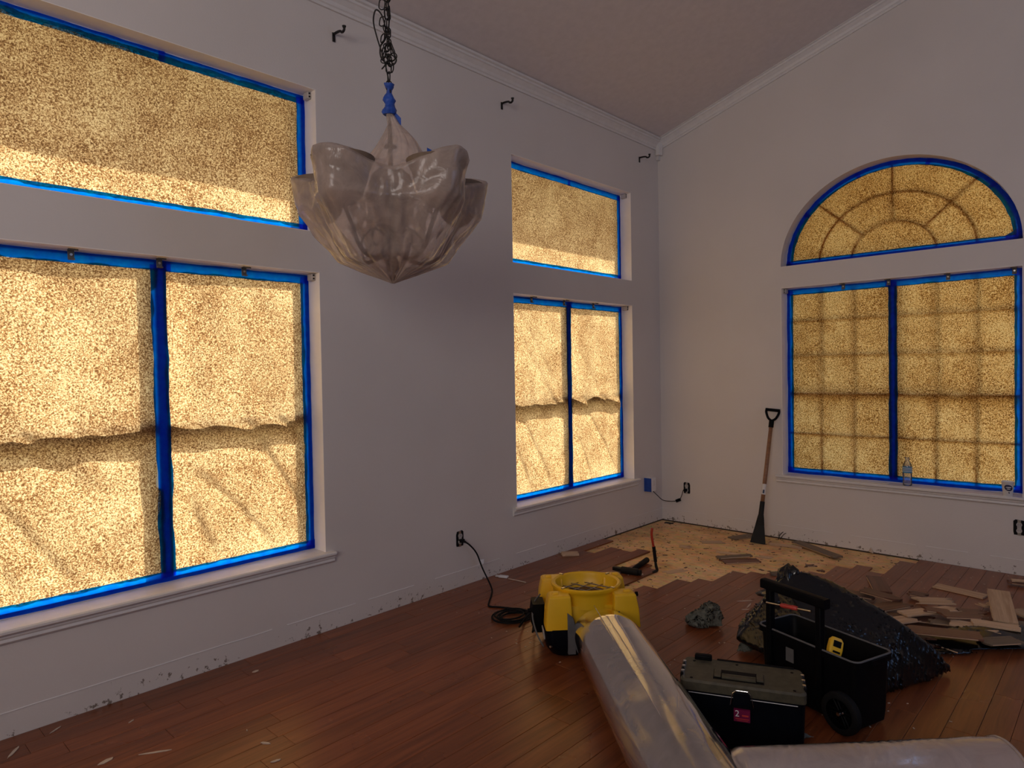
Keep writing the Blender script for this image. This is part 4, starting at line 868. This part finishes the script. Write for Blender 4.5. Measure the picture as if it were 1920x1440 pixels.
m = MB(); m.loft([rrect(0, 0, .036, .008, .005, .16), rrect(0, 0, .027, .018, .01, .22), rrect(0, 0, .021, .019, .012, .25), rrect(0, 0, .019, .019, .014, .36)]); m.build('socket', 'dark_steel', sc, smooth=True, auto=40)
m = MB(); m.tube([(0, 0, .34), (0, 0, .6), (0, 0, L - .13)], [.0165, .0170, .0160], 14); m.build('handle_shaft', 'ash', sc, smooth=True)
m = MB(); m.cyl((0, 0, .42), (0, 0, .51), .0178, n=14); lb = m.build('paper_label', 'label', sc); m = MB(); m.box((0, -.0175, .445), (.014, .002, .03)); m.build('printed_mark', 'ink', lb)
m = MB(); m.cyl((0, 0, L - .145), (0, 0, L - .085), .021, n=14); m.tube(spline([(0, 0, L - .088), (-.030, 0, L - .065), (-.050, 0, L - .02), (-.052, 0, L + .006)], 5), .010, 8); m.tube(spline([(0, 0, L - .088), (.030, 0, L - .065), (.050, 0, L - .02), (.052, 0, L + .006)], 5), .010, 8); m.cyl((-.060, 0, L + .008), (.060, 0, L + .008), .013, n=12); m.build('d_grip', 'black', sc, smooth=True, auto=50)
# pry bar standing on its claw
pb0 = Vector((-1.588,-0.8867,0)); pb = thing('pry_bar', 'red and black pry bar standing upright on the bare subfloor edge', 'pry bar', tuple(pb0))
up = lambda a, z: rgt * a + Vector((0, 0, z))
sq = spline([up(-.030, .012), up(-.015, .016), up(.004, .028), up(-.003, .06), up(-.008, .10)], 5); MB().tube(sq, [.007 + .004 * math.sin(i / len(sq) * 3) for i in range(len(sq))], 8).build('claw', 'dark_steel', pb, smooth=True)
MB().tube([up(-.006, .09), up(-.018, .20)], .0125, 12).build('grip', 'black_rough', pb, smooth=True, auto=50)
MB().tube(spline([up(-.018, .19), up(-.029, .26), up(-.032, .30), up(-.027, .335)], 6), .009, 10).build('upper_bar', 'red', pb, smooth=True)
# hammer
h0 = Vector((-1.71,-0.7432,0.02)); h1 = Vector((-1.4838,-0.7003,0.02)); hm = thing('hammer', 'black hammer lying on the last boards by the yellow fan', 'hammer', tuple(h0)); hd = (h1 - h0); hm.scale = (1.25, 1.25, 1.25)
hdn = hd.normalized(); hp = Vector((hdn.y, -hdn.x, 0)); hd = hdn * .27
MB().tube([hdn * .0, hdn * .12, hd * .98], [.011, .014, .017], 10).build('handle', 'black_rough', hm, smooth=True)
m = MB(); m.cyl(-hp * .055, hp * .05, .021, n=12); m.cyl(hp * .05, hp * .065, .017, n=12); m.prism([(-.018, 0), (.018, 0), (.010, .06), (-.010, .06)], -.008, .012, lambda x, y, z: -hp * (.05 + y) + hdn * x + Vector((0, 0, z))); m.build('head', 'dark_steel', hm, bevel=.002)
# brush and stir stick near the left wall
o0 = Vector((-2.3682,-0.0928,0.008)); br = thing('paint_brush', 'small white brush head lying on the floor below the left wall', 'brush', tuple(o0), R(20))
MB().box((0, 0, 0), (.035, .07, .014)).build('bristle_block', 'white', br, bevel=.004); MB().b2((-.012, .035, -.004), (.012, .06, .004)).build('ferrule', 'label', br)
a, b_ = Vector((-2.3703,-0.1425,0.003)), Vector((-2.3517,-0.2956,0.003)); o = MB().tube([Vector((0, 0, 0)), (b_ - a) * .5 + Vector((0, 0, .001)), b_ - a], .0035, 6).build('stir_stick', 'plasterdust'); o.location = a; tag(o, 'thin wooden stick on the floor beside the white brush head', 'stick')

# ------------------------------------------------------------------ outlets, adapter, cable
def outlet(name, wall, a, z, label, gang=True):
    o = W(wall, a, z, 0); t = thing(name, label, 'outlet', o); sg = -1
    m = MB(); m.prism([(-.030, -.052), (.030, -.052), (.034, -.03), (.034, .045), (.022, .056), (-.026, .052), (-.034, .03), (-.034, -.04)], 0, .0015, lambda a_, z_, d: Vector(W(wall, a_, z_, -d))); m.build('wall_box', 'black_rough', t)
    m = MB()
    for zz in (-.021, .021):
        m.prism([(.0165 * math.cos(i * PI / 8), zz + max(-.0135, min(.0135, .0165 * math.sin(i * PI / 8)))) for i in range(16)], .001, .010, lambda a_, z_, d: Vector(W(wall, a_, z_, -d)))
    wbox(m, wall, -.012, .012, -.035, .035, -.007, -.001); r_ = m.build('receptacle', 'outlet_grey', t)
    m = MB()
    for zz in (-.021, .021):
        for aa in (-.006, .006): wbox(m, wall, aa - .001, aa + .001, zz - .003, zz + .006, -.0106, -.0095)
    m.build('slot', 'black', r_)
    m = MB(); wbox(m, wall, -.010, .010, -.054, -.036, -.004, -.001); wbox(m, wall, -.010, .010, .036, .054, -.004, -.001); m.build('mounting_strap', 'steel', t)
    return t
outlet('wall_outlet', 'A', -2.702, .334, 'uncovered wall outlet left of the lower middle window, cord plugged in')
outlet('wall_outlet', 'B', -.273, .336, 'uncovered wall outlet next to the room corner feeding the thin cable')
outlet('wall_outlet', 'B', -2.835, .335, 'uncovered empty wall outlet under the right end of the sill')
ax = Vector((-.285, 0, .385)); ab = thing('adapter_box', 'small white junction box with blue taped edge low on the left wall', 'junction box', tuple(ax))
MB().b2((-.035, -.075, -.062), (.055, 0, .062)).build('box', 'white', ab, bevel=.002); MB().b2((-.038, -.077, -.064), (-.0345, 0, .064)).build('tape_edge', 'tapeblue', ab)
MB().b2((.005, -.0765, -.01), (.03, -.0745, .04)).build('flap', 'label', ab)
cb = [Vector((-.26, -.06, .318)), Vector((-.20, -.07, .27)), Vector((-.12, -.08, .215)), Vector((-.06, -.13, .20)), Vector((-.03, -.18, .205))]
o = MB().tube(spline(cb, 6), .0035, 6).build('thin_cable', 'black_rough', origin=tuple(cb[0]), smooth=True); tag(o, 'thin black cable sagging across the room corner from box to outlet', 'cable')
m = MB(); m.box((0, 0, 0), (.022, .05, .028)); q = m.build('inline_block', 'black', o, bevel=.004); q.location = Vector((-.03, -.195, .213)) - cb[0]; q.rotation_euler = (R(-25), 0, 0)
m = MB(); m.tube([p - cb[0] for p in spline([Vector((-.03, -.215, .225)), Vector((-.03, -.235, .27)), Vector((-.03, -.25, .315)), Vector((-.02, -.262, .322))], 6)], .003, 6); m.build('cable_tail', 'black_rough', o, smooth=True)
m = MB(); m.box((0, 0, 0), (.03, .03, .026)); q = m.build('plug', 'black', o, bevel=.004); q.location = Vector((-.018, -.268, .318)) - cb[0]

# ------------------------------------------------------------------ things on the right sill
zs = ZB1 + .002
bt_ = thing('water_bottle', 'clear plastic water bottle with blue label standing on the right window sill', 'bottle', (.045, -2.135, zs))
MB().lathe([(0, .002), (.030, .0), (.033, .008), (.031, .02), (.033, .032), (.031, .044), (.033, .056), (.033, .145), (.030, .165), (.014, .190), (.013, .205)], n=24).build('bottle_body', 'bottle', bt_, smooth=True)
MB().lathe([(.0335, .100), (.0335, .148)], n=24).build('label_band', 'lblue', bt_, smooth=True); MB().cyl((0, 0, .204), (0, 0, .221), .015, n=16).build('cap', 'bottle', bt_)
m = MB()
for k in range(3): m.lathe([(.0338, .112 + .012 * k), (.0338, .116 + .012 * k)], n=24)
m.build('label_print', 'white', bt_)
cu_ = thing('paper_cup', 'white paper cup with dark oval logo standing near the right end of the sill', 'cup', (.0, -2.770, zs))
MB().lathe([(0, .003), (.026, 0), (.028, .003), (.037, .098), (.040, .101), (.037, .103), (.034, .10), (.026, .008), (0, .008)], n=28).build('cup_body', 'white', cu_, smooth=True, auto=40)
def logo(u, v, k=1.0, zc_=.060, hh=.022, hw=.75, off=.0008, a0=0.0):
    # patch that hugs the cup side, facing the room
    r_ = math.sqrt(max(0, 1 - (2 * u - 1) ** 2)); z_ = zc_ + hh * r_ * (2 * v - 1); rad = .028 + (.037 - .028) * (z_ / .098) + off; a_ = PI + .25 + a0 + hw * (2 * u - 1) - (z_ - zc_) * 6
    return Vector((rad * math.cos(a_), rad * math.sin(a_), z_))
lg = MB(); lg.grid(lambda u, v: logo(.001 + .998 * u, v), 16, 6); lgo = lg.build('oval_logo', 'ink', cu_, smooth=True)
lg = MB(); lg.grid(lambda u, v: logo(.001 + .998 * u, v, hh=.004, hw=.5, off=.0014, zc_=.064), 10, 2); lg.grid(lambda u, v: logo(.001 + .998 * u, v, hh=.003, hw=.35, off=.0014, zc_=.052), 10, 2); lg.build('logo_stroke', 'white', lgo)
lg = MB(); lg.grid(lambda u, v: logo(.001 + .998 * u, v, hh=.006, hw=.12, zc_=.026, a0=.1), 6, 2); lg.build('logo_dot', 'ink', cu_)
o = MB().box((0, 0, 0), (.045, .30, .004)).build('paper_strip', 'label', bevel=.001); o.location = (.03, -1.86, zs + .003); o.rotation_euler = (0, 0, R(-3)); tag(o, 'white strip lying on the sill left of the water bottle', 'strip')

# ------------------------------------------------------------------ torn-up boards
used = set(); rb = random.Random(11)
def board(p0, p1, wd, z, m, label, name='floor_board', tilt=0.0, rag=(0.3, 0.3), th=.011, roll=0.0, group=None):
    p0, p1 = Vector(p0), Vector(p1); p0.z = p1.z = 0; c = (p0 + p1) / 2; d = p1 - p0; L = d.length; hw = wd / 2
    # outline with broken ends
    e0, e1 = rag; n = 5; out = []
    for k in range(n): out.append((L / 2 - e1 * wd * rb.uniform(0, 1), -hw + wd * k / (n - 1)))
    for k in range(n): out.append((-L / 2 + e0 * wd * rb.uniform(0, 1), hw - wd * k / (n - 1)))
    out = [(x, y) for x, y in out]; mb = MB(); mb.prism(out, -th / 2, th / 2)
    o = mb.build(name, m, bevel=.0012, seg=1); o.location = (c.x, c.y, z + th / 2); o.rotation_euler = (roll, tilt, math.atan2(d.y, d.x)); tag(o, label, 'floor board', group)
    # pale core showing as a strip along the tongue edge
    e = MB(); e.b2((-L / 2 + .03, -hw - .004, -.002), (L / 2 - .03, -hw + .001, .002)); e.build('tongue', 'board_back', o)
    return o
Bt, Bb, Bd = 'board_top', 'board_back', 'board_dusty'
# on the subfloor near the corner
board((-0.2745,-0.8489,-0.012), (-0.0518,-0.9441,-0.012), .105, -.012, Bd, 'short dusty board lying flat just left of the scraper blade', rag=(0, 0))
board((-0.0886,-1.3294,-0.012), (-0.3564,-1.7511,-0.012), .085, .004, Bd, 'long dark board angled away from the right wall beside the scraper', rag=(0, 0), roll=.05)
board((-0.2507,-1.159,-0.012), (-0.1875,-1.4218,-0.012), .06, -.012, Bb, 'pale board lying along the right wall behind the scraper foot')
board((-0.9981,-1.0905,-0.012), (-0.761,-1.3087,-0.012), .09, -.012, Bt, 'lower of two crossed brown boards on the bare subfloor')
board((-0.9385,-1.0262,-0.012), (-0.7324,-1.2286,-0.012), .06, .002, Bd, 'upper of two crossed boards on the bare subfloor', tilt=-.04)
board((-0.5471,-0.6869,-0.012), (-0.4157,-0.8473,-0.012), .085, -.012, Bb, 'pale thin board piece face down in the middle of the bare subfloor', th=.006)
board((-0.7825,-0.619,-0.012), (-0.7605,-0.7253,-0.012), .055, -.012, Bb, 'small broken board chunk between the pry bar and the far corner', rag=(.9, .9))
board((-0.7406,-0.9289,-0.012), (-0.699,-1.1267,-0.012), .05, -.012, Bb, 'thin pale board splinter behind the two crossed boards', th=.006, rag=(.5, .5))
board((-0.6591,-1.223,-0.012), (-0.637,-1.3669,-0.012), .06, -.012, Bb, 'pale broken board right of the two crossed boards', rag=(.9, .9), th=.007)
board((-1.5107,-0.8983,-0.012), (-1.3195,-0.9843,-0.012), .06, -.012, Bb, 'torn reddish board scrap just right of the pry bar foot', rag=(.9, .9), th=.004)
board((-1.6486,-0.0455,0), (-1.5435,-0.1484,0), .075, 0, Bb, 'pale short block lying at the foot of the left wall behind the fan', rag=(.1, .2), th=.02)
board((-0.7004,-1.6009,-0.012), (-0.6165,-1.6803,-0.012), .05, -.012, Bt, 'small brown scrap on subfloor behind the trash bag top', rag=(.8, .8), th=.006)
board((-0.7436,-1.7156,-0.012), (-0.7392,-1.7813,-0.012), .03, -.012, Bt, 'tiny brown chip at the edge of the bare subfloor right of the bag', rag=(.8, .8), th=.008)
board((-1.0953,-1.515,0), (-0.9961,-1.5945,-0), .07, .0, Bd, 'dusty curled scrap lying just left of the tied bag top', rag=(.9, .9), th=.012)
# the pile on the right
# camera-independent floor positions of the two ends of each board (metres)
PILE = [
 ((-0.6375, -2.4440, 0), (-0.6917, -2.7375, 0), 0.095, 0, 'board_back', 'long pale board lying apart at the back of the pile', (0.05, 0.05), 0),
 ((-0.8106, -2.8159, 0), (-1.3140, -2.9121, 0), 0.112, 0.075, 'board_back', 'wide pale board lying on top at the right of the pile, pointing at the viewer', (0.03, 0.03), 0.05),
 ((-1.2639, -2.4197, 0), (-1.1035, -2.6518, 0), 0.1, 0.06, 'board_back', 'broad pale broken board at the back middle of the pile', (0.8, 0.6), 0),
 ((-1.4915, -2.4432, 0), (-1.1690, -2.6760, 0), 0.085, 0.045, 'board_back', 'pale board with reddish end slanting across the middle of the pile', (0.1, 0.8), 0),
 ((-1.6326, -2.4058, 0), (-1.4492, -2.5204, 0), 0.09, 0.03, 'board_back', 'pale pointed board end beside the black bag slope', (0.7, 0.9), 0),
 ((-1.7797, -2.5348, 0), (-1.6646, -2.8548, 0), 0.115, 0.07, 'board_top', 'wide dark brown board along the near edge of the pile', (0.2, 0.05), -0.02),
 ((-1.4559, -2.6728, 0), (-1.4214, -2.9339, 0), 0.095, 0.045, 'board_back', 'long pale board with clipped end near the front right of the pile', (0.1, 0.8), 0),
 ((-1.4112, -2.7655, 0), (-1.3484, -2.9905, 0), 0.09, 0.055, 'board_back', 'narrow pale board under the wide top board', (0.1, 0.2), 0.01),
 ((-1.4319, -2.6095, 0), (-1.2891, -2.8020, 0), 0.085, 0.062, 'board_top', 'brown board face up across the pile centre', (0.4, 0.3), 0.02),
 ((-1.2530, -2.0144, 0), (-1.2053, -2.2433, 0), 0.105, 0.025, 'board_top', 'brown board end just behind the bag at the left of the pile', (0.5, 0.6), 0.04),
 ((-1.2036, -2.1408, 0), (-1.2528, -2.3884, 0), 0.1, 0.05, 'board_top', 'brown board with split tip at the back left of the pile', (0.3, 0.9), 0.03),
 ((-1.4683, -2.2737, 0), (-1.2415, -2.4145, 0), 0.105, 0.03, 'board_top', 'brown board wedged between the bag and the pale boards', (0.4, 0.7), -0.04),
 ((-1.2052, -1.9797, 0), (-1.1659, -2.0595, 0), 0.04, 0.03, 'board_back', 'thin pale sliver at the far left tip of the pile', (0.8, 0.8), 0),
 ((-0.8916, -2.7107, 0), (-0.9370, -2.8002, 0), 0.09, 0.02, 'board_back', 'small pale board corner left of the wide top board', (0.9, 0.2), 0),
 ((-0.9101, -2.9007, 0), (-0.9972, -3.0089, 0), 0.1, 0.02, 'board_back', 'pale board running out of the right edge of the photo', (0.1, 0.1), 0),
 ((-1.7300, -2.6849, 0), (-1.7741, -2.8163, 0), 0.1, 0.014, 'board_back', 'pale torn board lying in front of the pile by the bag tip', (0.9, 0.9), 0),
 ((-1.7652, -2.5314, 0), (-1.7994, -2.7048, 0), 0.1, 0.03, 'board_top', 'brown board half hidden behind the sloping bag', (0.3, 0.9), 0),
 ((-0.2887, -2.7948, 0), (-0.2739, -2.9161, 0), 0.06, 0.012, 'board_top', 'brown board by itself near the right edge behind the pile', (0.5, 0.1), 0),
 ((-0.2819, -2.8085, 0), (-0.2301, -2.9402, 0), 0.04, 0.024, 'board_back', 'thin pale strip resting on the lone board near the right edge', (0.5, 0.1), 0),
 ((-1.1875, -2.6578, 0), (-1.1135, -2.7978, 0), 0.08, 0.03, 'board_top', 'brown board peeking from under the pile centre', (0.3, 0.6), 0),
 ((-1.4906, -2.3454, 0), (-1.3862, -2.6086, 0), 0.1, 0.015, 'board_top', 'brown board at the bottom of the pile next to the bag', (0.3, 0.3), 0),
 ((-1.4788, -2.5610, 0), (-1.4282, -2.6933, 0), 0.06, 0.03, 'board_dusty', 'dusty brown board scrap in the middle of the pile', (0.6, 0.6), 0),
 ((-1.4461, -2.6963, 0), (-1.3641, -2.9966, 0), 0.11, 0.018, 'board_top', 'dark board underneath at the front right of the pile', (0.2, 0.1), 0),
 ((-1.2559, -2.8420, 0), (-1.1908, -3.0263, 0), 0.08, 0.035, 'board_dusty', 'dusty board under the wide top board at the right', (0.3, 0.1), 0),
 ((-0.9798, -2.3561, 0), (-0.9847, -2.4904, 0), 0.09, 0.022, 'board_top', 'short brown board behind the broad pale one', (0.5, 0.6), 0),
 ((-1.6717, -2.8467, 0), (-1.5131, -2.9893, 0), 0.09, 0.045, 'board_dusty', 'dusty board lying on the black plastic sheet', (0.4, 0.2), 0),
 ((-1.3583, -2.5097, 0), (-1.2994, -2.6715, 0), 0.07, 0.055, 'board_top', 'narrow brown board crossing above the slanting pale board', (0.5, 0.5), 0.03),
]
for (p0, p1, wd, z, m, lb, rg_, ti) in PILE: board(p0, p1, wd, z, m, lb, rag=rg_, tilt=ti)
# separate board lying on the finished floor
board((-0.6907,-2.0934,0), (-1.0041,-2.226,0), .106, .001, Bt, 'brown board flat on the finished floor behind the pile', rag=(0, 0))

# chips and splinters strewn over the floor
def chip(p, L, wd, rz, label, m='plasterdust', th=.003, name='wood_chip', z=None):
    mb = MB(); mb.prism([(-L / 2, 0), (-L * .2, -wd / 2), (L * .35, -wd * .4), (L / 2, wd * .1), (L * .15, wd / 2), (-L * .3, wd * .3)], 0, th)
    o = mb.build(name, m); o.location = p; o.rotation_euler = (0, 0, rz); tag(o, label, 'wood chip', 'wood chips and splinters on the floor'); return o
for (p, L, wd, rz, lb) in [
 ((-4.2774,-0.19,0.0005), .035, .018, 0, 'small pale crumb on the floor below the right edge of the big window'),
 ((-4.8665,-0.2484,0.0005), .03, .008, .5, 'thin pale sliver close to the left wall, above the long splinter'),
 ((-4.5578,-0.8562,0.0005), .045, .014, 2.1, 'curved pale shaving near the bottom edge of the photo'),
 ((-5.0366,-0.5042,0.0005), .06, .022, .2, 'widest pale chip at the bottom left of the photo'),
 ((-4.8835,-0.5844,0.0005), .12, .009, -.55, 'long thin pale splinter at the bottom left'),
 ((-5.2664,-0.1503,0.0005), .09, .014, .95, 'pale splinter in the bottom left corner of the photo'),
 ((-4.5906,-1.0038,0.0005), .04, .012, -.3, 'small pale chip touching the bottom edge of the photo'),
 ((-5.1074,-0.0786,0.0005), .06, .008, .6, 'faint pale sliver beside the left wall near the corner of the photo'),
 ((-4.5638,-0.7035,0.0005), .015, .005, 1.2, 'tiny crumb between the two shavings near the bottom edge'),
 ((-1.7266,-1.6097,0.0005), .10, .008, -.75, 'thin splinter pointing left just beside the trash bag'),
 ((-1.7922,-1.6665,0.0005), .10, .010, .15, 'bright splinter leaning toward the trash bag neck'),
 ((-1.8671,-1.6789,0.0005), .05, .008, -.8, 'short reddish splinter left of the trash bag'),
 ((-1.6668,-0.8148,0.0005), .03, .018, .4, 'white chip on the boards between the hammer and the pry bar'),
 ((-0.8833,-2.3713,0.0005), .035, .012, .1, 'pale crumb behind the board pile'),
 ((-1.2256,-1.2831,0.0005), .04, .010, .3, 'pale fleck on the jagged edge of the wood floor')]: chip(p, L, wd, rz, lb)
# countless crumbs on the bare subfloor
cr = random.Random(21); mb = MB(); n = 0
while n < 240:
    x, y = -cr.random() ** 1.2 * 2.3, -cr.random() * 2.4; rr = int(-y / PWID)
    lim = EDGE[rr] if rr < len(EDGE) else 0
    if x < lim + .02 or x > -.02: continue
    s = cr.uniform(.003, .009) * (2.2 if cr.random() < .08 else 1); a = cr.uniform(0, PI); M3 = Matrix.Rotation(a, 3, 'Z'); mb.box((x, y, -PT + .0015), (s * 2.2, s, .003), M3); n += 1
o = mb.build('sawdust_crumbs', 'board_top'); o['kind'] = 'stuff'; tag(o, 'dark crumbs of torn flooring scattered over the bare subfloor', 'debris')
mb = MB()
for n in range(260):
    x, y = cr.uniform(-3.2, -.05), cr.uniform(-2.9, -.05); s = cr.uniform(.002, .006); mb.box((x, y, .0012), (s * 2, s, .002), Matrix.Rotation(cr.uniform(0, 3), 3, 'Z'))
o = mb.build('pale_dust_specks', 'plasterdust'); o['kind'] = 'stuff'; tag(o, 'pale specks of dust scattered over the wood floor', 'debris')
# torn drywall paper and plaster lumps at the wall foot
cw = thing('wire_scrap', 'crumpled wire scrap at the foot of the right wall beside the scraper', 'wire', (0.0075,-1.1941,-0.012))
MB().tube(spline([(-.05, .03, .0), (-.04, .02, .04), (0, 0, .065), (.03, -.03, .05), (.02, -.05, .01), (.05, -.07, .02), (.06, -.10, .0)], 6), .003, 6).build('wire', 'dark_steel', cw, smooth=True)
MB().tube(spline([(-.04, .02, .0), (-.02, -.01, .05), (.02, -.04, .055), (.03, -.06, .0)], 6), .0025, 6).build('wire', 'dark_steel', cw, smooth=True)
o = blob('plaster_lump', [Vector((-0.0232,-1.8918,0)) + Vector(q) for q in ((0, .02, 0), (.02, -.02, 0), (-.02, -.02, 0), (0, 0, .045), (.01, .01, .03))], 'plasterdust', .006, .006, 30, 3, (-0.0232,-1.8918,0), zmin=-.011); tag(o, 'small plaster lump at the foot of the right wall under the window', 'plaster')
board((-0.0861,-0.0755,-0.012), (-0.0941,-0.1729,-0.012), .05, -.012, 'dark_steel', 'dark scrap lying right in the room corner', rag=(.3, .6), th=.006)
